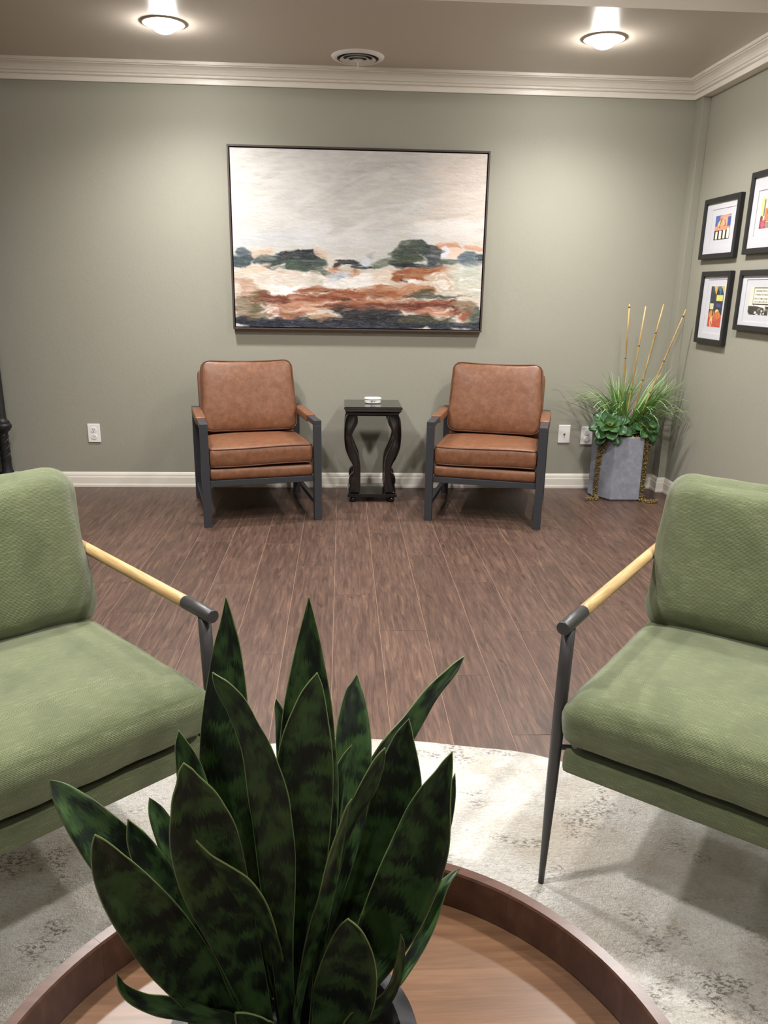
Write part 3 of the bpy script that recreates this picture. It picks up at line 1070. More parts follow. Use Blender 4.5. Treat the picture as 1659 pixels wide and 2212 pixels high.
lathe('tabletop', [(0.0, 0.372), (0.3815, 0.372), (0.3815, 0.390), (0.0, 0.390)], M_TRAYFLOOR, tab, 96)
lathe('table_post', [(0.0, 0.03), (0.05, 0.03), (0.045, 0.06), (0.045, 0.34), (0.12, 0.371), (0.0, 0.371)], M_TRAYRIM, tab, 40)
lathe('table_base', [(0.0, 0.0135), (0.24, 0.0135), (0.245, 0.018), (0.24, 0.028), (0.06, 0.034), (0.0, 0.034)], M_TRAYRIM, tab, 64)

# ------------------------------------------------------------------ round rug with a slightly wavy edge
def make_rug():
    cx, cy, R = 0.027, 0.597, 1.345
    n, rings = 180, 26
    V = [(0, 0, 0.0115)]
    rr = list(np.linspace(0.05, 1.0, rings))
    for f in rr:
        for k in range(n):
            a = 2 * math.pi * k / n
            w = R * f * (1 + (0.0045 * math.sin(7 * a + 1) + 0.003 * math.sin(17 * a) + 0.002 * math.sin(31 * a + 2)) * f ** 6)
            z = 0.0115 + 0.0012 * mnoise.noise(Vector((w * math.cos(a) * 5, w * math.sin(a) * 5, 0)))
            if f > 0.9995:
                z = 0.006
            V.append((w * math.cos(a), w * math.sin(a), z))
    F = [(0, 1 + k, 1 + (k + 1) % n) for k in range(n)]
    for i in range(rings - 1):
        for k in range(n):
            l = (k + 1) % n
            F.append((1 + i * n + k, 1 + (i + 1) * n + k, 1 + (i + 1) * n + l, 1 + i * n + l))
    k0_ = len(V)
    last = 1 + (rings - 1) * n
    for k in range(n):
        x, y, z = V[last + k]
        V.append((x * 1.0005, y * 1.0005, 0.0005))
    for k in range(n):
        l = (k + 1) % n
        F.append((last + k, k0_ + k, k0_ + l, last + l))
    F.append(tuple(k0_ + k for k in range(n - 1, -1, -1)))
    o = mesh('round_rug', V, F, M_RUG, None, True, label='round cream and beige distressed rug under the coffee table', cat='rug')
    o.location = (cx, cy, 0)
make_rug()

# ------------------------------------------------------------------ snake plant in the charcoal pot
PX, PY = -0.048, 0.575
plant = empty('potted_snake_plant', (PX, PY, 0.3905), label='large snake plant with dark striped leaves in a charcoal pot on the coffee table', cat='potted plant')
lathe('pot', [(0.0, 0.0), (0.082, 0.0), (0.09, 0.006), (0.112, 0.09), (0.122, 0.145), (0.1255, 0.155), (0.1245, 0.1595), (0.108, 0.1595), (0.104, 0.154), (0.102, 0.115), (0.0, 0.112)], M_POT, plant, 72)
def soil_mesh():
    n, rings = 48, 12
    V = [(0, 0, 0.124)]
    for i in range(1, rings + 1):
        r = 0.1035 * i / rings
        for k in range(n):
            a = 2 * math.pi * k / n
            V.append((r * math.cos(a), r * math.sin(a), 0.122 + 0.005 * mnoise.noise(Vector((r * math.cos(a) * 90, r * math.sin(a) * 90, 1)))))
    F = [(0, 1 + k, 1 + (k + 1) % n) for k in range(n)]
    for i in range(rings - 1):
        for k in range(n):
            l = (k + 1) % n
            F.append((1 + i * n + k, 1 + (i + 1) * n + k, 1 + (i + 1) * n + l, 1 + i * n + l))
    return mesh('soil', V, F, M_SOIL, plant, True)
soil_mesh()

def catmull(P, n):
    out = []
    for i in range(len(P) - 1):
        p0, p1, p2, p3 = P[max(i - 1, 0)], P[i], P[i + 1], P[min(i + 2, len(P) - 1)]
        for j in range(n):
            u = j / n
            out.append(0.5 * ((2 * p1) + (p2 - p0) * u + (2 * p0 - 5 * p1 + 4 * p2 - p3) * u * u + (3 * p1 - p0 - 3 * p2 + p3) * u ** 3))
    out.append(P[-1])
    return np.array(out)

def blade(name, stations, turn, mat, parent, fold=0.16, origin=(0, 0, 0), across=9, wave=0.0, seed=0, face=(0, -1, 0.35)):
    """leaf blade along (x, y, z, width) stations from tip to base; 'face' is the way its flat side looks, turned by 'turn' degrees"""
    S = catmull(np.array(stations, float), 5)
    S[:, 3] = np.maximum(S[:, 3], 0.0006)
    C_ = S[:, :3] - np.array(origin)
    m_ = len(C_)
    T = np.gradient(C_, axis=0)
    T /= np.linalg.norm(T, axis=1)[:, None]
    L = np.r_[0, np.cumsum(np.linalg.norm(np.diff(C_, axis=0), axis=1))]
    V, UV = [], []
    fv = np.array(face, float)
    for i in range(m_):
        side = np.cross(T[i], fv)
        side /= np.linalg.norm(side)
        nrm = np.cross(side, T[i])
        if nrm @ fv < 0:
            nrm = -nrm
        a = math.radians(turn * (0.6 + 0.4 * math.sin(3.0 * L[i] / max(L[-1], 1e-6) + seed)))
        sd = side * math.cos(a) + nrm * math.sin(a)
        nn = -side * math.sin(a) + nrm * math.cos(a)
        w = S[i, 3] * 0.5 / max(math.cos(a), 0.55)
        for j in range(across):
            q = -1 + 2 * j / (across - 1)
            wv = wave * w * math.sin(L[i] * 46 + seed * 2 + (1.7 if q > 0 else 0)) * abs(q) ** 2
            p = C_[i] + sd * (q * w) + nn * (fold * w * (abs(q) ** 1.6 - 0.35) + wv)
            V.append(p)
            UV.append((0.5 + 0.5 * q, L[i]))
    F = []
    for i in range(m_ - 1):
        for j in range(across - 1):
            k_ = i * across + j
            F.append((k_, k_ + 1, k_ + across + 1, k_ + across))
    o = mesh(name, V, F, mat, parent, True, uvs=UV)
    md = o.modifiers.new('thickness', 'SOLIDIFY')
    md.thickness = 0.0018
    md.offset = 0
    return o

LEAVES = [
    (-10, [(-0.1162,0.72,0.959,0.0),(-0.1151,0.7148,0.9325,0.014),(-0.1155,0.7098,0.9068,0.0271),(-0.1171,0.7012,0.8594,0.0414),(-0.1189,0.6931,0.8109,0.0493),(-0.1184,0.6855,0.7612,0.0526),(-0.1129,0.6753,0.6838,0.0485),(-0.0977,0.6666,0.6017,0.0396),(-0.0777,0.66,0.4937,0.0255),(-0.0646,0.656,0.485,0.0204)]),
    (8, [(-0.0324,0.7,0.9669,0.0),(-0.0326,0.6965,0.9403,0.0137),(-0.0332,0.6932,0.9143,0.0262),(-0.0344,0.6874,0.8662,0.0445),(-0.0348,0.6819,0.8167,0.0554),(-0.0351,0.6768,0.7658,0.0636),(-0.0377,0.6699,0.6862,0.0581),(-0.0424,0.6643,0.602,0.0446),(-0.0473,0.66,0.4924,0.0256),(-0.0464,0.656,0.485,0.0205)]),
    (5, [(-0.0214,0.6,0.9367,0.0),(-0.0236,0.6015,0.9242,0.0138),(-0.0271,0.6038,0.9047,0.027),(-0.0318,0.6081,0.8646,0.0452),(-0.0353,0.6131,0.8123,0.0551),(-0.0384,0.6177,0.7575,0.0539),(-0.0408,0.6219,0.7002,0.0477),(-0.0432,0.6255,0.6404,0.0396),(-0.0477,0.63,0.521,0.0293),(-0.0466,0.626,0.485,0.0234)]),
    (-18, [(-0.1056,0.57,0.9542,0.0),(-0.102,0.5709,0.9465,0.0076),(-0.0972,0.5719,0.9382,0.013),(-0.0879,0.5739,0.9209,0.0178),(-0.0797,0.5763,0.8968,0.0204),(-0.0725,0.5784,0.8731,0.0255),(-0.0652,0.5819,0.8299,0.0343),(-0.0622,0.5842,0.7976,0.0349),(-0.0596,0.5868,0.758,0.0347),(-0.0586,0.5893,0.7143,0.0303),(-0.0582,0.5918,0.6634,0.0239),(-0.056,0.594,0.6047,0.0181),(-0.0534,0.595,0.5564,0.0167),(-0.05,0.591,0.485,0.0134)]),
    (15, [(0.0175,0.8,0.8276,0.0),(0.0159,0.7943,0.8176,0.0118),(0.0143,0.7888,0.8076,0.0224),(0.0131,0.7717,0.7758,0.0381),(0.0125,0.7531,0.7397,0.041),(0.0098,0.7314,0.6947,0.0375),(0.0036,0.7116,0.6493,0.031),(-0.0117,0.6864,0.5789,0.0231),(-0.0246,0.67,0.4931,0.0197),(-0.0328,0.666,0.485,0.0158)]),
    (35, [(0.1498,0.84,0.829,0.0),(0.1414,0.8344,0.822,0.0068),(0.1329,0.8286,0.8146,0.0112),(0.107,0.8119,0.7944,0.0166),(0.0816,0.7927,0.7665,0.024),(0.0575,0.7757,0.7419,0.0302),(0.0302,0.7528,0.7027,0.0277),(0.0089,0.7327,0.6627,0.0221),(-0.0104,0.7101,0.6072,0.0188),(-0.0249,0.6907,0.5429,0.0167),(-0.0355,0.68,0.4753,0.0147),(-0.0393,0.676,0.485,0.0118)]),
    (-6, [(0.0656,0.66,0.8535,0.0),(0.0635,0.6591,0.8428,0.0118),(0.061,0.658,0.8305,0.0219),(0.0586,0.656,0.8057,0.0377),(0.0563,0.6541,0.7804,0.0481),(0.0501,0.6504,0.7285,0.0563),(0.0352,0.647,0.6752,0.0532),(0.0145,0.6439,0.6202,0.0444),(-0.0077,0.6414,0.5628,0.0343),(-0.0212,0.64,0.5049,0.0249),(-0.0307,0.636,0.485,0.0199)]),
    (-12, [(0.1017,0.61,0.8493,0.0),(0.0983,0.61,0.8376,0.0094),(0.0942,0.61,0.8227,0.0181),(0.0876,0.61,0.8007,0.033),(0.0818,0.61,0.7762,0.0456),(0.0753,0.61,0.7449,0.055),(0.0647,0.61,0.7076,0.0593),(0.0493,0.61,0.6638,0.0575),(0.0307,0.61,0.6187,0.0491),(0.0081,0.61,0.5783,0.0404),(-0.0107,0.61,0.5336,0.0286),(-0.0244,0.606,0.485,0.0229)]),
    (14, [(-0.1874,0.5,0.8554,0.0),(-0.187,0.5039,0.8454,0.01),(-0.186,0.5099,0.8296,0.0196),(-0.1836,0.5187,0.8056,0.0305),(-0.1773,0.53,0.7741,0.0407),(-0.1664,0.5435,0.7334,0.0487),(-0.1541,0.5562,0.69,0.0513),(-0.1399,0.5666,0.6493,0.047),(-0.1264,0.5751,0.606,0.0379),(-0.1112,0.58,0.5681,0.027),(-0.0847,0.576,0.485,0.0216)]),
    (18, [(-0.2856,0.66,0.7914,0.0),(-0.2794,0.659,0.7841,0.0127),(-0.2724,0.6579,0.7752,0.0218),(-0.2592,0.6558,0.7567,0.0338),(-0.2467,0.6539,0.7389,0.0413),(-0.2299,0.6515,0.7158,0.0481),(-0.2086,0.6487,0.6868,0.049),(-0.1827,0.6456,0.6488,0.0448),(-0.1522,0.6424,0.5978,0.036),(-0.1165,0.64,0.5314,0.0245),(-0.0879,0.636,0.485,0.0196)]),
    (20, [(-0.1938,0.6,0.7909,0.0),(-0.192,0.6012,0.7799,0.0093),(-0.1888,0.6027,0.766,0.0179),(-0.1808,0.6055,0.7402,0.026),(-0.1688,0.609,0.705,0.0309),(-0.1523,0.6128,0.6625,0.0316),(-0.1333,0.6168,0.6063,0.0278),(-0.1066,0.62,0.5323,0.0192),(-0.082,0.616,0.485,0.0154)]),
    (25, [(-0.1904,0.66,0.7691,0.0),(-0.1877,0.6592,0.7605,0.0092),(-0.1837,0.6583,0.7492,0.0166),(-0.1748,0.6562,0.7242,0.0233),(-0.1635,0.6535,0.6869,0.0264),(-0.149,0.6506,0.6429,0.0238),(-0.1254,0.647,0.5737,0.0219),(-0.0983,0.645,0.5089,0.0179),(-0.077,0.641,0.485,0.0143)]),
    (10, [(-0.1242,0.53,0.8965,0.0),(-0.1243,0.532,0.8891,0.0103),(-0.1236,0.5348,0.8791,0.0178),(-0.1223,0.5391,0.8629,0.0323),(-0.1199,0.5444,0.8419,0.0436),(-0.1176,0.5511,0.8137,0.0548),(-0.1147,0.5587,0.7788,0.0582),(-0.1099,0.567,0.7366,0.0546),(-0.1015,0.5757,0.6865,0.0453),(-0.0899,0.5846,0.622,0.0338),(-0.079,0.59,0.5576,0.0229),(-0.0654,0.586,0.485,0.0183)]),
    (22, [(-0.1527,0.64,0.8569,0.0),(-0.152,0.6404,0.8487,0.007),(-0.1509,0.6408,0.8395,0.0131),(-0.1469,0.6416,0.8196,0.0221),(-0.1429,0.6427,0.793,0.0277),(-0.1356,0.6443,0.7492,0.0282),(-0.1231,0.6465,0.6805,0.0258),(-0.1009,0.6488,0.5892,0.0219),(-0.0815,0.65,0.5055,0.0181),(-0.0669,0.646,0.485,0.0145)]),
    (-30, [(-0.0728,0.76,0.8206,0.0),(-0.0707,0.7567,0.8127,0.0072),(-0.0675,0.7522,0.8021,0.0113),(-0.0643,0.7425,0.7779,0.0153),(-0.0609,0.725,0.7312,0.0183),(-0.0571,0.7017,0.6596,0.0182),(-0.0547,0.6825,0.5843,0.0163),(-0.0529,0.67,0.4943,0.0145),(-0.0497,0.666,0.485,0.0116)]),
    (-35, [(-0.1175,0.525,0.8278,0.0),(-0.114,0.5309,0.8151,0.0023),(-0.1091,0.5378,0.8004,0.0046),(-0.0984,0.5494,0.7758,0.0119),(-0.0869,0.561,0.749,0.018),(-0.0771,0.5731,0.7145,0.0211),(-0.0698,0.5862,0.6695,0.0184),(-0.0628,0.6005,0.6093,0.0146),(-0.0597,0.612,0.5335,0.0124),(-0.0538,0.608,0.485,0.0099)]),
    (40, [(0.0086,0.555,0.8413,0.0),(0.0055,0.5566,0.8318,0.0036),(0.0008,0.56,0.8105,0.006),(-0.0049,0.5641,0.7832,0.0106),(-0.0091,0.5675,0.7582,0.0124),(-0.0134,0.5711,0.7297,0.0135),(-0.0204,0.5748,0.6978,0.0154),(-0.0272,0.5776,0.6712,0.013),(-0.0343,0.5808,0.6351,0.0097),(-0.0402,0.5834,0.5985,0.0081),(-0.0444,0.585,0.5619,0.0073),(-0.0446,0.581,0.485,0.0058)]),
    (45, [(0.0384,0.59,0.8676,0.0),(0.0356,0.5904,0.8608,0.0058),(0.0317,0.5909,0.8501,0.0107),(0.0237,0.592,0.8263,0.015),(0.0135,0.5932,0.8021,0.0127),(0.0034,0.5943,0.7754,0.0102),(-0.0052,0.5957,0.7384,0.0095),(-0.0141,0.5973,0.6893,0.0089),(-0.0216,0.5987,0.6325,0.0091),(-0.0278,0.6,0.5493,0.0084),(-0.0347,0.596,0.485,0.0067)]),
    (-8, [(0.0052,0.525,0.7455,0.0),(0.0056,0.5284,0.7349,0.0158),(0.0061,0.5339,0.717,0.0305),(0.0059,0.5431,0.6845,0.0479),(0.0044,0.5521,0.6484,0.0568),(0.0002,0.5597,0.6126,0.0565),(-0.0069,0.565,0.5755,0.0443),(-0.0221,0.561,0.485,0.0354)]),
    (40, [(0.0537,0.555,0.697,0.0),(0.0549,0.5557,0.6825,0.0055),(0.0529,0.5569,0.6585,0.0085),(0.0492,0.5578,0.6376,0.0095),(0.0409,0.5586,0.6188,0.0122),(0.0272,0.5593,0.6034,0.0157),(0.0077,0.56,0.5826,0.0176),(-0.0134,0.556,0.485,0.0141)]),
    (-20, [(0.1313,0.7,0.6396,0.0),(0.1264,0.6975,0.6369,0.0041),(0.1199,0.6941,0.6328,0.0072),(0.1107,0.6885,0.6244,0.0123),(0.1037,0.6819,0.6108,0.0142),(0.0947,0.6723,0.5891,0.0142),(0.0792,0.6613,0.5631,0.0131),(0.0513,0.648,0.5278,0.012),(0.0162,0.64,0.4967,0.012),(-0.0083,0.636,0.485,0.0096)]),
    (30, [(-0.1891,0.52,0.7009,0.0),(-0.1894,0.5234,0.6902,0.0032),(-0.1887,0.5273,0.6777,0.006),(-0.1837,0.5334,0.661,0.0097),(-0.1739,0.5407,0.6443,0.0124),(-0.1621,0.5477,0.6315,0.0159),(-0.1459,0.5557,0.6171,0.0162),(-0.125,0.5641,0.5974,0.0148),(-0.1007,0.57,0.5756,0.0133),(-0.0784,0.566,0.485,0.0106)]),
    (20, [(0.1243,0.72,0.748,0.0),(0.1223,0.7173,0.7388,0.0051),(0.1177,0.7116,0.7193,0.0132),(0.1075,0.702,0.6852,0.0203),(0.0873,0.6888,0.636,0.0224),(0.0569,0.6763,0.5865,0.0203),(0.0215,0.6658,0.5351,0.0173),(-0.0116,0.66,0.4842,0.0144),(-0.025,0.656,0.485,0.0115)]),
    (30, [(0.011,0.73,0.7795,0.0),(0.0075,0.7273,0.7739,0.004),(0.0034,0.7242,0.7673,0.007),(-0.0016,0.7184,0.7534,0.0111),(-0.0065,0.7044,0.7159,0.013),(-0.0179,0.6815,0.6458,0.012),(-0.0317,0.655,0.504,0.0101),(-0.037,0.651,0.485,0.0081)]),
    (10, [(-0.0902,0.51,0.6649,0.0),(-0.0875,0.5157,0.6539,0.0096),(-0.0834,0.5234,0.6384,0.0179),(-0.0756,0.5347,0.6137,0.0242),(-0.0653,0.545,0.5818,0.0214),(-0.0572,0.541,0.485,0.0171)]),
]

for i_, (turn, st) in enumerate(LEAVES):
    sx = st[len(st) // 3][0]
    blade('leaf', st, turn, M_LEAF, plant, fold=0.2, origin=(PX, PY, 0.3905), wave=0.10, seed=i_ * 1.3, face=(-sx * 0.9, -0.62, 0.45))

# ------------------------------------------------------------------ stone planter with grasses in the corner
GX, GY = 1.762, 4.690
pl = empty('planter_arrangement', (GX, GY, 0), label='grey faceted stone planter with grasses, succulents and bamboo stakes in the corner', cat='planter')
def hexagon(r, rot):
    return [(r * math.cos(math.radians(60 * k + rot)), r * math.sin(math.radians(60 * k + rot))) for k in range(6)]
def hex_pot():
    V, F = [], []
    layers = [(0.172, 0.0), (0.184, 0.012), (0.178, 0.40), (0.176, 0.402), (0.150, 0.402), (0.150, 0.36)]
    for r, z in layers:
        V += [(x, y, z) for x, y in hexagon(r, 0)]
    for i in range(len(layers) - 1):
        for k in range(6):
            l = (k + 1) % 6
            F.append((i * 6 + k, i * 6 + l, i * 6 + 6 + l, i * 6 + 6 + k))
    F.append((5, 4, 3, 2, 1, 0))
    q = (len(layers) - 1) * 6
    F.append(tuple(q + k for k in range(6)))
    mesh('pot', V, F, M_STONE, pl)
hex_pot()

def tuft_blob(c, r):
    """small irregular lump (icosahedron)"""
    ph = (1 + 5 ** .5) / 2
    base_ = [(-1, ph, 0), (1, ph, 0), (-1, -ph, 0), (1, -ph, 0), (0, -1, ph), (0, 1, ph), (0, -1, -ph), (0, 1, -ph), (ph, 0, -1), (ph, 0, 1), (-ph, 0, -1), (-ph, 0, 1)]
    fc_ = [(0, 11, 5), (0, 5, 1), (0, 1, 7), (0, 7, 10), (0, 10, 11), (1, 5, 9), (5, 11, 4), (11, 10, 2), (10, 7, 6), (7, 1, 8), (3, 9, 4), (3, 4, 2), (3, 2, 6), (3, 6, 8), (3, 8, 9), (4, 9, 5), (2, 4, 11), (6, 2, 10), (8, 6, 7), (9, 8, 1)]
    V = [(c[0] + r * x * random.uniform(.3, .75), c[1] + r * y * random.uniform(.3, .75), c[2] + r * z * random.uniform(.3, .75)) for x, y, z in base_]
    return V, fc_
moss = []
def moss_line(p0, p1, n, wid, r=0.0065):
    for k in range(n):
        u = random.random()
        c = [p0[i] + (p1[i] - p0[i]) * u + random.uniform(-wid, wid) * (1 if i < 2 else 0.6) for i in range(3)]
        c[2] = max(c[2], 0.007)
        moss.append(tuft_blob(c, random.uniform(0.5, 1.0) * r))
H = hexagon(0.186, 0)
def on_face(k, u, z, out=0.004):
    a, b = Vector(H[k]), Vector(H[(k + 1) % 6])
    p = a + (b - a) * u
    nrm = ((a + b) / 2).normalized()
    return (p.x + nrm.x * out, p.y + nrm.y * out, z)
# left-hand garland (faces 3: left-front), right-hand garland (face 5: right-front)
moss_line(on_face(3, 0.42, 0.40), on_face(3, 0.36, 0.0), 300, 0.014)
moss_line(on_face(3, 0.62, 0.40), on_face(3, 0.60, 0.30), 40, 0.007)
moss_line(on_face(5, 0.22, 0.40), on_face(5, 0.10, 0.0), 240, 0.013)
moss_line(on_face(5, 0.55, 0.40), on_face(5, 0.48, 0.0), 180, 0.012)
for k in range(260):
    a = random.uniform(0, 2 * math.pi)
    r = 0.145 * math.sqrt(random.random())
    moss.append(tuft_blob((r * math.cos(a), r * math.sin(a), 0.40 + random.uniform(-0.01, 0.008)), 0.009))
V_, F_ = join_data(moss)
mesh('moss', V_, F_, M_MOSS, pl, kind='stuff')
def moss_tail(pts, r0):
    """spiral tail of moss lying on the floor"""
    parts = []
    P = [Vector(p) for p in pts]
    for i in range(len(P) - 1):
        for k in range(10):
            u = k / 10
            c = P[i].lerp(P[i + 1], u)
            a = k * 2 * math.pi / 5 + i
            parts.append(tuft_blob((c.x + 0.004 * math.cos(a), c.y + 0.007 * math.cos(a), max(0.006, c.z + 0.009 + 0.009 * math.sin(a))), r0))
    v, f = join_data(parts)
    return mesh('moss_tail', v, f, M_MOSS, pl, kind='stuff')
moss_tail([on_face(3, 0.4, 0, 0.01), (-0.16, -0.14, 0), (-0.20, -0.13, 0), (-0.245, -0.15, 0)], 0.0075)
moss_tail([on_face(5, 0.05, 0, 0.01), (0.135, -0.20, 0), (0.175, -0.20, 0), (0.205, -0.18, 0)], 0.0075)

def fleshy_leaf(parent, base_, az, elev, length, width, curl):
    n, ac = 9, 7
    V, UV, F = [], [], []
    d = Vector((math.cos(az), math.sin(az), 0))
    sd = Vector((-math.sin(az), math.cos(az), 0))
    p = Vector(base_)
    e = elev
    for i in range(n):
        u = i / (n - 1)
        w = width * (0.35 + 0.65 * math.sin(min(1, u * 1.25) * math.pi / 2)) * (math.sqrt(max(0.0, 1 - max(0, (u - 0.62) / 0.38) ** 2)) if u > 0.62 else 1)
        w = max(w, 0.002)
        up = Vector((-d.x * math.sin(e), -d.y * math.sin(e), math.cos(e)))
        for j in range(ac):
            q = -1 + 2 * j / (ac - 1)
            V.append(p + sd * (q * w * 0.5) + up * (w * 0.22 * q * q))
            UV.append((j / (ac - 1), u))
        e -= curl / n
        p = p + (d * math.cos(e) + Vector((0, 0, math.sin(e)))) * (length / (n - 1))
    for i in range(n - 1):
        for j in range(ac - 1):
            k_ = i * ac + j
            F.append((k_, k_ + 1, k_ + ac + 1, k_ + ac))
    o = mesh('leaf', V, F, M_SUCC, parent, True, uvs=UV)
    md = o.modifiers.new('thickness', 'SOLIDIFY')
    md.thickness = 0.005
    md.offset = 0
    return o
def rosette(cx, cy, cz, s, tilt_az, seed):
    random.seed(seed)
    sx = bpy.data.objects.new('succulent', None)
    sx.empty_display_size = 0.05
    sx.location = (cx, cy, cz)
    sx.rotation_euler = (0.72, tilt_az, 0)
    put(sx, pl)
    for ring, (cnt, el, ln, wd, cu) in enumerate(((4, 1.25, 0.060, 0.045, 0.3), (6, 0.85, 0.085, 0.064, 0.5), (7, 0.40, 0.115, 0.074, 0.5), (6, 0.0, 0.125, 0.07, 0.4))):
        for k in range(cnt):
            az = 2 * math.pi * (k + 0.5 * (ring % 2) + random.uniform(-.12, .12)) / cnt
            fleshy_leaf(sx, (0.012 * math.cos(az), 0.012 * math.sin(az), 0.012 * (3 - ring)), az, el + random.uniform(-.1, .1), ln * s * random.uniform(.9, 1.1), wd * s, cu)
rosette(-0.110, -0.085, 0.445, 1.0, -0.40, 4)
rosette(0.115, -0.070, 0.435, 0.86, 0.50, 9)

random.seed(21)
def grass_blades(specs):
    V, F, UV = [], [], []
    for (bx, by, bz, az, lean, length, width, droop, tone) in specs:
        n = 10
        p = Vector((bx, by, bz))
        e = math.pi / 2 - lean
        d = Vector((math.cos(az), math.sin(az), 0))
        sd = Vector((-math.sin(az), math.cos(az), 0))
        k0_ = len(V)
        for i in range(n + 1):
            u = i / n
            w = width * (1 - 0.92 * u ** 2.2) * 0.5
            fl = (d * -math.sin(e) + Vector((0, 0, math.cos(e)))) * (w * 0.5)
            V += [p - sd * w + fl, p, p + sd * w + fl]
            UV += [(tone, u)] * 3
            e -= droop * u / n * 2
            q = p + (d * math.cos(e) + Vector((0, 0, math.sin(e)))) * (length / n)
            wx, wy = GX + q.x, GY + q.y
            if wy > D - 0.02:
                q.y = D - 0.02 - GY
            if wx > XW - 0.02:
                q.x = XW - 0.02 - GX
            if wx > XR - 0.02 and wy > D - 0.12:
                q.x = XR - 0.02 - GX
            p = q
        for i in range(n):
            a = k0_ + i * 3
            F += [(a, a + 1, a + 4, a + 3), (a + 1, a + 2, a + 5, a + 4)]
    return V, F, UV
def clump(bx, by, az0, spread, cnt, lmin, lmax, lean0, lean1, dmin, dmax, wid):
    out = []
    for _ in range(cnt):
        out.append((bx + random.gauss(0, 0.016), by + random.gauss(0, 0.016), 0.39, az0 + random.uniform(-spread, spread), random.uniform(lean0, lean1),
                    random.uniform(lmin, lmax), wid * random.uniform(.7, 1.2), random.uniform(dmin, dmax), random.random()))
    return out
sp = clump(-0.03, -0.01, math.pi, math.pi, 70, 0.30, 0.44, 0.02, 0.22, 0.1, 1.0, 0.013)
sp += clump(0.05, 0.0, -0.1, 0.7, 60, 0.34, 0.50, 0.40, 0.62, 0.1, 0.6, 0.013)
sp += clump(-0.03, -0.02, math.pi, 1.0, 34, 0.36, 0.50, 0.15, 0.5, 1.2, 2.4, 0.010)
sp += clump(0.05, -0.02, -0.3, 1.0, 34, 0.36, 0.52, 0.30, 0.7, 1.2, 2.6, 0.010)
sp += clump(0.02, -0.03, -math.pi / 2, 1.2, 22, 0.26, 0.44, 0.15, 0.5, 1.0, 2.4, 0.010)
sp += clump(-0.02, 0.0, math.pi, 0.5, 14, 0.42, 0.56, 0.55, 0.9, 0.6, 1.4, 0.008)
sp += clump(0.05, 0.0, 0.0, 0.6, 16, 0.42, 0.54, 0.6, 0.95, 0.6, 1.6, 0.008)
v_, f_, uv_ = grass_blades(sp)
go = mesh('grass', v_, f_, M_GRASS, pl, True, uvs=uv_, kind='stuff')

def stake(p0, p1, nodes):
    a, b = Vector(p0), Vector(p1)
    st_ = tube('bamboo_stake', [tuple(a.lerp(b, u)) for u in (0, .25, .5, .75, 1)], 0.0046, M_BAMBOO, pl, 10)
    for u in nodes:
        c, d2 = a.lerp(b, u - 0.006), a.lerp(b, u + 0.006)
        tube('node', [tuple(c), tuple(a.lerp(b, u)), tuple(d2)], [0.0048, 0.0060, 0.0048], M_NODE, st_, 10)
stake((-0.02, -0.03, 0.36), (1.695 - GX, 4.60 - GY, 1.189), (0.62, 0.98))
stake((-0.005, -0.04, 0.36), (1.794 - GX, 4.60 - GY, 1.178), (0.40, 0.72))
stake((0.02, -0.03, 0.36), (1.902 - GX, 4.60 - GY, 1.192), (0.46, 0.80))
stake((0.045, -0.03, 0.36), (2.040 - GX, 4.60 - GY, 1.165), (0.38, 0.62, 0.95))

# ------------------------------------------------------------------ large painting
def lin(c):
    c = np.asarray(c, float) / 255.0
    return np.where(c <= 0.04045, c / 12.92, ((c + 0.055) / 1.055) ** 2.4)
def value_noise(h, w, cy, cx, seed):
    r = np.random.default_rng(seed)
    g = r.random((cy + 2, cx + 2))
    y = np.linspace(0, cy, h)
    x = np.linspace(0, cx, w)
    yi, xi = y.astype(int), x.astype(int)
    fy, fx = (y - yi)[:, None], (x - xi)[None, :]
    fy, fx = fy * fy * (3 - 2 * fy), fx * fx * (3 - 2 * fx)
    a = g[np.ix_(yi, xi)]; b = g[np.ix_(yi, xi + 1)]; c = g[np.ix_(yi + 1, xi)]; d = g[np.ix_(yi + 1, xi + 1)]
    return (a * (1 - fx) + b * fx) * (1 - fy) + (c * (1 - fx) + d * fx) * fy
def paint_grid(name, nx, ny, x0, x1, z0, z1, y, img, mat, parent, axis='y'):
    """vertical sheet carrying its colours as a point attribute; img is ny x nx x 3 in sRGB, top row first"""
    V = []
    for j in range(ny):
        z = z1 + (z0 - z1) * j / (ny - 1)
        for i in range(nx):
            x = x0 + (x1 - x0) * i / (nx - 1)
            V.append((x, y, z) if axis == 'y' else (y, x, z))
    F = [(j * nx + i, (j + 1) * nx + i, (j + 1) * nx + i + 1, j * nx + i + 1) for j in range(ny - 1) for i in range(nx - 1)]
    o = mesh(name, V, F, mat, parent, True)
    at = o.data.color_attributes.new('paint', 'FLOAT_COLOR', 'POINT')
    col = np.ones((nx * ny, 4))
    col[:, :3] = lin(np.clip(img, 0, 255)).reshape(-1, 3)
    at.data.foreach_set('color', col.ravel())
    return o

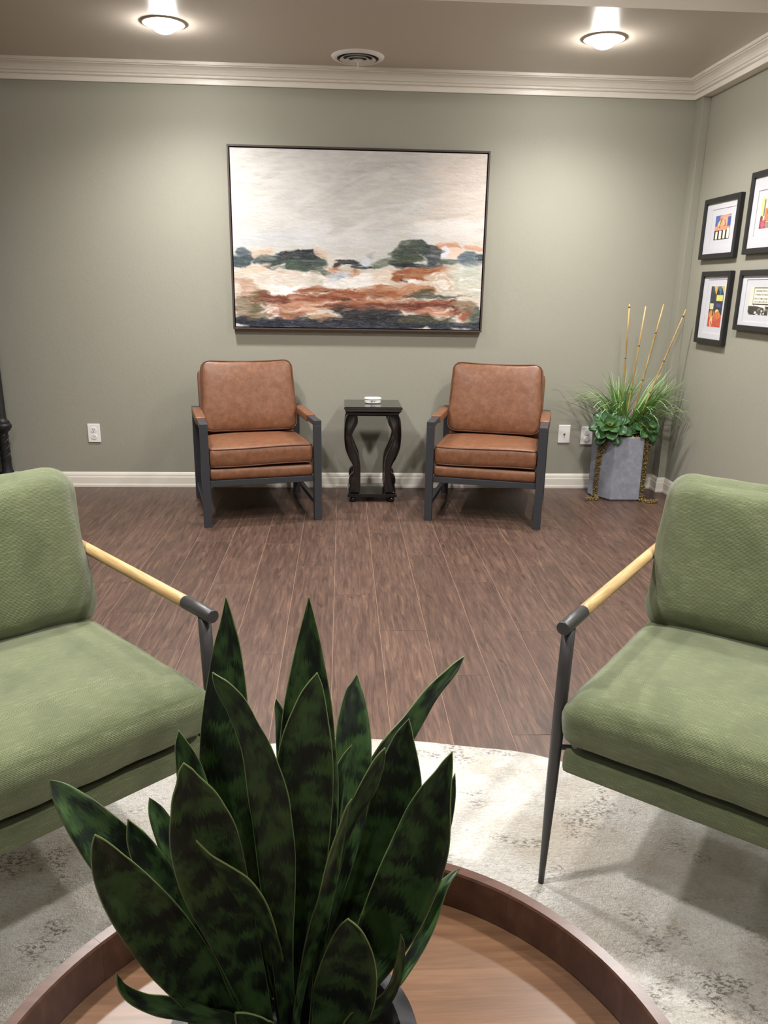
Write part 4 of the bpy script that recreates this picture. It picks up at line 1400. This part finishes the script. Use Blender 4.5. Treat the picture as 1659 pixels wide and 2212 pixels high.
NXP, NYP = 380, 262
def landscape():
    U, Vv = np.meshgrid(np.linspace(0, 1, NXP), np.linspace(0, 1, NYP))
    asp = 1.48
    n1 = value_noise(NYP, NXP, 26, 22, 1) + 0.5 * value_noise(NYP, NXP, 70, 48, 2) + 0.25 * value_noise(NYP, NXP, 130, 120, 3)
    n1 = n1 / 1.75
    n2 = value_noise(NYP, NXP, 90, 16, 4) * 0.6 + value_noise(NYP, NXP, 150, 40, 5) * 0.4
    n3 = value_noise(NYP, NXP, 8, 10, 6)
    img = np.empty((NYP, NXP, 3))
    img[:] = (205, 203, 199)
    def conv(x, y):
        l = 68 + (y - 80) * 37 / 1055.0
        r = 1585 - (y - 115) * 40 / 1025.0
        return (x - l) / (r - l), (y - 98) / (1138 - 98.0)
    def blob(x, y, rx, ry, ang, col, alpha=1.0, rough=0.55, streak=0.5, soft=0.16):
        u0, v0 = conv(x, y)
        a = math.radians(ang)
        du, dv = (U - u0) * asp, (Vv - v0)
        p = du * math.cos(a) + dv * math.sin(a)
        q = -du * math.sin(a) + dv * math.cos(a)
        RX, RY = rx / 1500.0 * asp, ry / 1040.0
        d = (np.abs(p / RX) ** 2.6 + np.abs(q / RY) ** 2.6) ** (1 / 2.6) + (n1 - 0.5) * rough * 1.7
        m_ = np.clip((1 - d) / soft + 0.5, 0, 1) * alpha
        m_ = m_ * np.clip(1 - streak * np.clip(n2 - 0.35, 0, 1) * 1.6, 0, 1)
        img[:] = img * (1 - m_[..., None]) + np.array(col, float) * m_[..., None]
    # sky
    blob(300, 250, 420, 260, 0, (212, 210, 207), .6, .3, .2, .8)
    blob(1520, 330, 260, 330, 0, (221, 207, 196), .8, .3, .2, .8)
    for i in range(46):
        x, y = rng.uniform(80, 1560), rng.uniform(110, 610)
        warm = x > 1150
        c = rng.choice([0, 1, 2])
        col = [(222, 221, 219), (192, 190, 186), (214, 208, 200)][c] if not warm else [(226, 214, 204), (206, 196, 186), (216, 202, 190)][c]
        blob(x, y, rng.uniform(90, 260), rng.uniform(6, 20), -18 + rng.uniform(-14, 16), col, .55, .9, .8, .5)
    blob(1400, 520, 200, 55, -8, (232, 228, 225), .8, .8, .6, .5)
    blob(1480, 570, 150, 30, -6, (228, 221, 215), .7, .8, .6, .5)
    blob(560, 560, 110, 45, -20, (226, 227, 228), .6, .8, .6, .5)
    blob(900, 600, 420, 45, -3, (212, 213, 214), .5, .6, .5, .5)
    blob(320, 610, 240, 45, -8, (202, 205, 212), .5, .6, .5, .5)
    blob(1080, 600, 60, 40, -50, (206, 200, 190), .5)
    # field ground colours
    blob(830, 960, 900, 205, 0, (214, 204, 192), 1, .08, .1, .08)
    for i in range(60):
        x, y = rng.uniform(80, 1560), rng.uniform(770, 900)
        col = [(235, 230, 224), (206, 188, 170), (198, 192, 180), (226, 214, 200), (180, 150, 128)][rng.integers(5)]
        blob(x, y, rng.uniform(30, 130), rng.uniform(5, 16), rng.uniform(-14, 10), col, .7, .9, .7, .4)
    # horizon
    blob(250, 692, 105, 26, -4, (202, 178, 156)); blob(240, 672, 70, 10, -4, (222, 205, 188))
    blob(140, 725, 60, 55, 10, (82, 96, 104)); blob(140, 750, 60, 30, 0, (64, 80, 84)); blob(310, 735, 110, 30, -6, (70, 82, 78))
    blob(520, 735, 120, 55, 4, (48, 60, 60)); blob(410, 700, 80, 24, -8, (34, 42, 46)); blob(530, 690, 58, 22, 0, (28, 34, 42))
    blob(470, 765, 70, 30, 4, (74, 90, 78)); blob(600, 770, 45, 40, 10, (76, 92, 84)); blob(330, 770, 40, 22, -30, (52, 62, 60))
    blob(620, 700, 62, 24, 24, (214, 190, 172)); blob(690, 722, 55, 8, -4, (222, 212, 202))
    blob(745, 735, 78, 14, 2, (36, 42, 48)); blob(700, 755, 32, 18, -20, (64, 48, 44)); blob(860, 764, 85, 10, 2, (42, 54, 58))
    blob(960, 740, 80, 24, -14, (118, 126, 114)); blob(870, 735, 26, 26, 30, (206, 212, 222)); blob(900, 690, 30, 10, -30, (150, 158, 152), .6)
    blob(1090, 695, 70, 55, -14, (76, 88, 74), 1, .5); blob(1145, 668, 85, 66, 0, (66, 76, 68), 1, .4); blob(1180, 640, 46, 36, 0, (72, 82, 74)); blob(1120, 720, 110, 24, -8, (70, 80, 62))
    blob(1365, 640, 78, 30, -4, (204, 150, 118)); blob(1395, 672, 60, 34, 0, (234, 206, 188)); blob(1335, 668, 24, 34, 20, (224, 226, 236)); blob(1500, 640, 60, 14, 8, (214, 170, 142))
    blob(1262, 692, 52, 58, 14, (56, 64, 68), 1, .35); blob(1350, 725, 70, 20, 0, (84, 94, 82)); blob(1470, 700, 62, 38, -18, (98, 114, 124)); blob(1540, 694, 34, 24, 0, (40, 50, 64)); blob(1500, 735, 60, 22, -10, (120, 130, 136))
    blob(1170, 748, 150, 13, 0, (30, 38, 42), 1, .4)
    # middle ground
    blob(200, 800, 100, 34, -10, (216, 196, 176)); blob(360, 850, 220, 46, 0, (224, 216, 206), .8)
    blob(700, 815, 58, 32, -10, (190, 202, 218)); blob(672, 785, 40, 14, 10, (184, 122, 88)); blob(782, 808, 34, 14, -46, (192, 134, 98)); blob(715, 835, 22, 16, 0, (92, 112, 98))
    blob(800, 856, 180, 40, -5, (240, 236, 233)); blob(960, 826, 80, 36, -6, (224, 204, 186))
    blob(1205, 800, 185, 44, -2, (158, 96, 60), 1, .4); blob(1060, 815, 42, 36, -8, (150, 86, 52)); blob(1350, 800, 70, 26, -24, (188, 128, 92)); blob(1118, 838, 58, 12, -2, (240, 236, 232)); blob(1075, 838, 12, 12, 0, (70, 40, 30))
    for i, (rx, ry, c) in enumerate(((120, 66, (214, 206, 190)), (98, 52, (196, 168, 146)), (80, 42, (226, 220, 208)), (60, 30, (186, 160, 138)), (44, 20, (232, 226, 216)))):
        blob(1325, 855, rx, ry, -10, c, .85, .5, .3, .14)
    blob(1465, 830, 95, 75, 0, (194, 200, 186), .85); blob(1480, 910, 95, 50, 6, (200, 196, 180), .8); blob(1400, 780, 40, 30, -30, (206, 210, 200), .7)
    blob(420, 922, 135, 40, 0, (246, 244, 243), 1, .6, .2); blob(640, 908, 190, 13, 0, (150, 88, 56))
    blob(1010, 905, 310, 40, -3, (162, 94, 56), .95, .6, .5); blob(1080, 880, 160, 18, -6, (204, 160, 128), .7)
    blob(1200, 918, 84, 24, -10, (80, 84, 62)); blob(1240, 937, 165, 11, 0, (54, 62, 56)); blob(1430, 930, 110, 22, 8, (206, 198, 182))
    # foreground browns
    blob(165, 915, 56, 80, -12, (186, 152, 130)); blob(225, 1000, 62, 64, -10, (112, 102, 74)); blob(150, 1020, 50, 70, 0, (142, 126, 106)); blob(250, 940, 40, 30, 0, (120, 84, 58))
    blob(640, 968, 340, 44, -3, (146, 80, 50), 1, .6, .5); blob(330, 968, 90, 30, 8, (118, 66, 44)); blob(520, 1000, 210, 24, -6, (204, 156, 128), .8); blob(640, 988, 200, 8, -8, (230, 214, 202), .8)
    blob(920, 1000, 320, 34, 0, (122, 64, 42)); blob(860, 975, 240, 10, -4, (196, 130, 92), .8); blob(1250, 985, 170, 28, 3, (112, 54, 34)); blob(1385, 1005, 30, 50, 0, (106, 52, 32)); blob(1200, 965, 200, 8, 2, (170, 104, 72), .7)
    blob(430, 1040, 135, 34, -4, (192, 134, 104)); blob(390, 1065, 95, 34, 4, (152, 102, 78)); blob(340, 1050, 18, 24, 20, (240, 232, 226)); blob(500, 1030, 130, 10, -5, (226, 196, 176), .8)
    blob(610, 1074, 115, 26, 0, (176, 132, 100)); blob(560, 1082, 56, 12, 0, (152, 142, 112)); blob(1290, 1030, 95, 20, 3, (192, 134, 104)); blob(1320, 1022, 60, 6, 3, (230, 204, 186))
    blob(1480, 1010, 75, 50, 8, (150, 128, 106)); blob(1500, 1060, 60, 60, 0, (118, 106, 88)); blob(1440, 1060, 24, 30, 0, (168, 98, 70)); blob(1530, 1060, 24, 80, 0, (84, 96, 92))
    blob(880, 1058, 230, 40, 0, (44, 43, 48), 1, .5, .3); blob(1000, 1085, 380, 36, 0, (42, 43, 49), 1, .4, .3); blob(250, 1108, 220, 26, 2, (38, 45, 62), 1, .6, .3)
    blob(760, 1118, 700, 26, 0, (38, 43, 57), 1, .5, .2); blob(1190, 1082, 170, 26, 0, (86, 86, 62), .9); blob(230, 1062, 58, 36, 0, (108, 98, 74), .9); blob(1390, 1110, 200, 18, 0, (44, 50, 62), .9)
    for i in range(70):
        x, y = rng.uniform(90, 1550), rng.uniform(900, 1100)
        col = [(232, 216, 204), (92, 50, 34), (176, 110, 76), (60, 60, 60), (206, 170, 146)][rng.integers(5)]
        blob(x, y, rng.uniform(14, 70), rng.uniform(2.5, 6), rng.uniform(-14, 12), col, .55, .9, .7, .5)
    for i in range(40):
        x, y = rng.uniform(120, 1540), rng.uniform(790, 930)
        blob(x, y, rng.uniform(10, 50), rng.uniform(2, 4), rng.uniform(-30, 20), (248, 246, 244), .8, .7, .5, .5)
    # drag the wet paint sideways: rows of short horizontal smears
    sm = value_noise(NYP, NXP, 46, 7, 31) * 0.7 + value_noise(NYP, NXP, 90, 18, 32) * 0.3
    sv = value_noise(NYP, NXP, 16, 18, 33) * 0.7 + value_noise(NYP, NXP, 30, 46, 34) * 0.3
    low = np.clip((Vv - 0.45) * 4, 0.25, 1)
    iu = np.clip(((U + (sm - 0.5) * 0.085 * low) * (NXP - 1)).round().astype(int), 0, NXP - 1)
    iv = np.clip(((Vv + (sv - 0.5) * 0.05 * low) * (NYP - 1)).round().astype(int), 0, NYP - 1)
    img[:] = 0.6 * img[iv, iu] + 0.4 * img
    fine = value_noise(NYP, NXP, 180, 60, 35)
    img[:] += ((n2 - 0.5) * 20 + (n3 - 0.5) * 8 + (fine - 0.5) * 22 * low)[..., None]
    g = img.mean(2, keepdims=True)
    img[:] = g + (img - g) * 0.92
    return 128 + (img * 0.91 - 128) * 1.14
PX0, PX1, PZ0, PZ1 = -0.661, 0.862, 1.002, 2.031
pic = empty('framed_landscape_painting', ((PX0 + PX1) / 2, D, (PZ0 + PZ1) / 2), label='large abstract landscape painting in a thin dark brown frame above the leather chairs', cat='painting')
hw, hh = (PX1 - PX0) / 2, (PZ1 - PZ0) / 2
FT, FD = 0.010, 0.048
box('frame_side', (-hw, -FD, -hh), (-hw + FT, -0.002, hh), M_FRAME, pic, 0.001)
box('frame_side', (hw - FT, -FD, -hh), (hw, -0.002, hh), M_FRAME, pic, 0.001)
box('frame_top', (-hw + FT, -FD, hh - FT), (hw - FT, -0.002, hh), M_FRAME, pic, 0.001)
box('frame_bottom', (-hw + FT, -FD, -hh), (hw - FT, -0.002, -hh + FT), M_FRAME, pic, 0.001)
G = FT + 0.006
cv = paint_grid('canvas', NXP, NYP, -hw + G, hw - G, -hh + G, hh - G, -0.040, landscape(), M_CANVAS, pic)
box('stretcher', (-hw + G, -0.0395, -hh + G), (hw - G, -0.012, hh - G), M_MAT, cv)
box('backing', (-hw + FT, -0.011, -hh + FT), (hw - FT, -0.003, hh - FT), M_FRAME, pic)

# ------------------------------------------------------------------ four small framed prints on the right wall
def canvas(nx, ny, bg):
    im = np.empty((ny, nx, 3))
    im[:] = bg
    return im
def rect(im, x0, y0, x1, y1, c):
    ny, nx = im.shape[:2]
    im[int(round(y0 * ny)):int(round(y1 * ny)), int(round(x0 * nx)):int(round(x1 * nx))] = c
def ell(im, cx, cy, rx, ry, c):
    ny, nx = im.shape[:2]
    yy, xx = np.mgrid[0:ny, 0:nx]
    m_ = ((xx / nx - cx) / rx) ** 2 + ((yy / ny - cy) / ry) ** 2 < 1
    im[m_] = c
def stripe(im, pts, wd, c):
    ny, nx = im.shape[:2]
    yy, xx = np.mgrid[0:ny, 0:nx]
    for (ax, ay), (bx, by) in zip(pts[:-1], pts[1:]):
        px, py = xx / nx - ax, yy / ny - ay
        dx, dy = bx - ax, by - ay
        t_ = np.clip((px * dx + py * dy) / (dx * dx + dy * dy + 1e-9), 0, 1)
        im[np.hypot(px - t_ * dx, py - t_ * dy) < wd] = c
def tri(im, a, b, c_, col):
    ny, nx = im.shape[:2]
    yy, xx = np.mgrid[0:ny, 0:nx]
    x, y = xx / nx, yy / ny
    def s(p, q):
        return (x - q[0]) * (p[1] - q[1]) - (p[0] - q[0]) * (y - q[1])
    d1, d2, d3 = s(a, b), s(b, c_), s(c_, a)
    im[((d1 >= 0) & (d2 >= 0) & (d3 >= 0)) | ((d1 <= 0) & (d2 <= 0) & (d3 <= 0))] = col

def print_piano():
    im = canvas(60, 46, (70, 96, 176))
    ell(im, .45, .45, .3, .3, (214, 190, 96)); rect(im, .42, .0, .82, .6, (224, 148, 106)); rect(im, .0, .44, .96, .62, (222, 142, 104))
    rect(im, .3, .05, 1, .16, (226, 150, 110)); rect(im, .80, .1, 1, .48, (58, 84, 168)); ell(im, .62, .28, .14, .18, (232, 170, 130)); stripe(im, [(.4, .12), (.3, .5)], .02, (40, 50, 70)); stripe(im, [(.6, .2), (.66, .42), (.58, .44)], .02, (96, 60, 50))
    rect(im, 0, .6, 1, 1, (44, 30, 34))
    for k in range(4):
        rect(im, .10 + .24 * k, .66 - .03 * k, .24 + .24 * k, .96, (240, 236, 206))
    return im
def print_street():
    im = canvas(46, 64, (48, 52, 66))
    tri(im, (.0, .0), (.35, .0), (.3, .2), (70, 76, 80)); tri(im, (.2, .0), (.5, .0), (.42, .22), (222, 170, 60)); tri(im, (.48, .0), (.78, .0), (.75, .22), (58, 118, 150)); tri(im, (.76, .0), (1, .0), (1, .2), (222, 180, 70))
    rect(im, .48, .22, .95, .36, (220, 212, 96)); rect(im, .05, .42, .32, .56, (214, 206, 150)); rect(im, .55, .42, .9, .52, (70, 66, 130)); ell(im, .62, .62, .13, .07, (226, 206, 110))
    rect(im, 0, .68, 1, 1, (206, 74, 44)); ell(im, .25, .68, .2, .1, (222, 128, 52)); ell(im, .68, .70, .22, .1, (214, 112, 48)); rect(im, .3, .60, .38, .72, (30, 28, 34)); ell(im, .25, .86, .09, .12, (232, 202, 120)); ell(im, .25, .9, .05, .06, (196, 80, 50))
    return im
def print_market():
    im = canvas(56, 60, (200, 196, 200))
    rect(im, 0, 0, .3, .62, (222, 218, 120)); rect(im, .25, .08, .36, .6, (120, 108, 100)); tri(im, (.36, .3), (1, .0), (1, .3), (58, 140, 140)); stripe(im, [(.4, .3), (1, .1)], .035, (240, 236, 200))
    rect(im, .4, .36, 1, .78, (220, 122, 58)); ell(im, .72, .46, .12, .1, (120, 60, 40)); ell(im, .12, .66, .12, .09, (110, 70, 60)); rect(im, .0, .74, .55, 1, (184, 66, 84)); tri(im, (.0, .7), (.16, 1), (.0, 1), (70, 74, 72)); rect(im, .55, .8, 1, 1, (150, 130, 120)); ell(im, .3, .86, .16, .1, (204, 90, 104))
    return im
def print_sign():
    im = canvas(100, 64, (226, 212, 188))
    rect(im, 0, .68, 1, 1, (62, 58, 52))
    r = np.random.default_rng(5)
    for k in range(26):
        ell(im, r.random(), .72 + .26 * r.random(), .03 + .05 * r.random(), .02 + .03 * r.random(), [(210, 206, 196), (40, 38, 34), (120, 114, 100)][k % 3])
    tri(im, (.3, .66), (.95, .6), (.8, .74), (240, 236, 204))
    rect(im, .2, .03, .99, .64, (52, 48, 42)); rect(im, .225, .065, .965, .60, (240, 234, 210))
    # four lines of lettering on the billboard, too blurred in the photograph to read: runs of small strokes
    for row, (y0, y1, x0, x1) in enumerate(((.11, .18, .30, .92), (.24, .31, .26, .90), (.38, .45, .27, .92), (.50, .57, .26, .92))):
        x = x0
        while x < x1 - .02:
            w_ = r.uniform(.014, .03)
            rect(im, x, y0 + r.uniform(0, .02), x + w_, y1, (96, 90, 78))
            x += w_ + r.uniform(.008, .022)
    stripe(im, [(.28, .62), (.26, .72)], .012, (60, 54, 48)); stripe(im, [(.85, .62), (.86, .72)], .012, (60, 54, 48))
    return im
def print_frame(label, ya, yb, za, zb, pic_y, pic_z, img):
    """ya > yb: the far and the near edge along the right wall"""
    cy, cz = (ya + yb) / 2, (za + zb) / 2
    t = empty('framed_print', (XW, cy, cz), label=label, cat='framed print', group='small black framed prints')
    hy, hz = (ya - yb) / 2, (zb - za) / 2
    b, d = 0.028, 0.027
    def piece(nm, y0, y1, z0, z1):
        box(nm, (-d, y0, z0), (-0.001, y1, z1), M_BLACKFRAME, t, 0.003)
    piece('frame_side', -hy, -hy + b, -hz, hz)
    piece('frame_side', hy - b, hy, -hz, hz)
    piece('frame_top', -hy + b - .001, hy - b + .001, hz - b, hz)
    piece('frame_bottom', -hy + b - .001, hy - b + .001, -hz, -hz + b)
    p0, p1 = pic_y[0] - cy, pic_y[1] - cy      # far, near
    z0, z1 = pic_z[0] - cz, pic_z[1] - cz
    my, mz = 0.042, 0.036
    # outer mat with a window, inner paper, the print itself
    bm = bmesh.new()
    for lo, hi in (((-hy + b, -hz + b), (hy - b, z0 - mz)), ((-hy + b, z1 + mz), (hy - b, hz - b)), ((-hy + b, z0 - mz), (p1 - my, z1 + mz)), ((p0 + my, z0 - mz), (hy - b, z1 + mz))):
        bm_box(bm, (-0.016, lo[0], lo[1]), (-0.0135, hi[0], hi[1]))
    from_bm('mat_board', bm, M_MAT, t)
    pap = box('paper', (-0.0132, p1 - my - .002, z0 - mz - .002), (-0.0128, p0 + my + .002, z1 + mz + .002), M_MAT, t)
    ny, nx = img.shape[:2]
    g_ = img.mean(2, keepdims=True)
    img = g_ + (img - g_) * 0.8 + rng.normal(0, 7, (ny, nx, 1))
    paint_grid('print', nx, ny, p0, p1, z0, z1, -0.0136, img, M_PRINT, t, axis='x')
    box('backing', (-0.012, -hy + b, -hz + b), (-0.004, hy - b, hz - b), M_BLACKFRAME, t)
    return t
print_frame('black framed print of white keys under orange and blue, upper left of the group', 4.628, 4.212, 1.446, 1.772, (4.488, 4.31), (1.546, 1.674), print_piano())
print_frame('upright black framed print with red and yellow street scene, lower left of the group', 4.552, 4.205, 0.980, 1.378, (4.43, 4.275), (1.076, 1.297), print_street())
print_frame('black framed print with yellow, teal and crimson scene, upper right of the group', 4.122, 3.80, 1.455, 1.85, (4.004, 3.90), (1.574, 1.721), print_market())
print_frame('black framed print of a cream billboard over dark rooftops, lower right of the group', 4.108, 3.70, 1.074, 1.377, (3.995, 3.80), (1.157, 1.294), print_sign())

# ------------------------------------------------------------------ wall plates
def plate(name, x, z, label, cat):
    t = empty(name, (x, D, z), label=label, cat=cat)
    box('cover_plate', (-0.0385, -0.007, -0.059), (0.0385, -0.0005, 0.059), M_WHITE, t, 0.003)
    return t
o1 = plate('duplex_outlet', -1.563, 0.348, 'white duplex wall outlet left of the leather chairs', 'outlet')
for s in (-1, 1):
    bm = bmesh.new()
    bmesh.ops.create_cone(bm, cap_ends=True, segments=28, radius1=0.0175, radius2=0.0168, depth=0.004, matrix=Matrix.Translation((0, -0.008, s * 0.0215)) @ Matrix.Rotation(math.radians(90), 4, 'X'))
    rc_ = from_bm('receptacle', bm, M_WHITE, o1)
    for sx in (-1, 1):
        box('slot', (sx * 0.0065 - 0.0012, -0.0108, s * 0.0215 - 0.001), (sx * 0.0065 + 0.0012, -0.0095, s * 0.0215 + 0.0075), M_DARK, rc_)
    box('ground_hole', (-0.0022, -0.0108, s * 0.0215 - 0.0095), (0.0022, -0.0095, s * 0.0215 - 0.005), M_DARK, rc_)
tube('screw', [(0, -0.0065, 0), (0, -0.0085, 0)], 0.003, M_WHITE, o1, 10)
o2 = plate('cable_plate', 1.447, 0.362, 'white wall plate with a brass cable connector right of the leather chairs', 'wall plate')
tube('connector', [(0, -0.006, 0), (0, -0.009, 0), (0, -0.009, 0), (0, -0.018, 0)], [0.0065, 0.0065, 0.0045, 0.0045], M_BRASS, o2, 12)
for s in (-1, 1):
    tube('screw', [(0, -0.0065, s * 0.041), (0, -0.0082, s * 0.041)], 0.003, M_WHITE, o2, 10)
o3 = plate('duplex_outlet', 1.597, 0.352, 'white wall outlet half hidden behind the stone planter', 'outlet')
for s in (-1, 1):
    bm = bmesh.new()
    bmesh.ops.create_cone(bm, cap_ends=True, segments=28, radius1=0.0175, radius2=0.0168, depth=0.004, matrix=Matrix.Translation((0, -0.008, s * 0.0215)) @ Matrix.Rotation(math.radians(90), 4, 'X'))
    from_bm('receptacle', bm, M_WHITE, o3)

# ------------------------------------------------------------------ black carved cabinet at the left edge
cb = empty('carved_cabinet', (-2.32, 4.66, 0), label='tall black carved cabinet with corner posts at the left edge by the back wall', cat='cabinet')
box('body', (-0.27, -0.02, 0.10), (0.215, 0.19, 1.90), M_IRON, cb, 0.006)
box('top_board', (-0.32, -0.02, 1.90), (0.24, 0.19, 1.93), M_IRON, cb, 0.008)
box('door', (-0.22, -0.032, 0.20), (-0.004, -0.021, 1.84), M_IRON, cb, 0.003)
box('door', (0.004, -0.032, 0.20), (0.20, -0.021, 1.84), M_IRON, cb, 0.003)
for x in (-0.31, 0.268):
    lathe('corner_post', [(0.0, 0.0), (0.036, 0.0), (0.050, 0.02), (0.054, 0.06), (0.050, 0.10), (0.038, 0.125), (0.036, 0.135), (0.030, 0.15), (0.028, 0.20), (0.027, 0.37), (0.030, 0.382), (0.044, 0.395), (0.054, 0.412), (0.054, 0.425), (0.044, 0.436), (0.044, 0.446), (0.032, 0.455), (0.0285, 0.47), (0.027, 1.86), (0.04, 1.90), (0.0, 1.90)], M_IRON, cb, 24, (x, 0.04, 0))
    for zz in (0.21, 0.49):
        lathe('collar_ring', [(0.024, -0.003), (0.0305, 0.0), (0.024, 0.003)], M_IRON, cb, 20, (x, 0.04, zz))
    for j in range(3):
        pts = []
        for k in range(14):
            u = k / 13
            a = 2.4 * math.pi * u + j * 2.09
            pts.append((x + 0.0275 * math.cos(a), 0.04 + 0.0275 * math.sin(a), 0.21 + 0.16 * u))
        tube('carved_vine', pts, 0.004, M_IRON, cb, 6)
    for zz in (0.12, 1.80):
        box('bracket', (min(x, x * 0.76), 0.03, zz - 0.012), (max(x, x * 0.76), 0.05, zz + 0.012), M_IRON, cb)
box('plinth', (-0.28, -0.03, 0.0), (0.21, 0.19, 0.10), M_IRON, cb, 0.01)
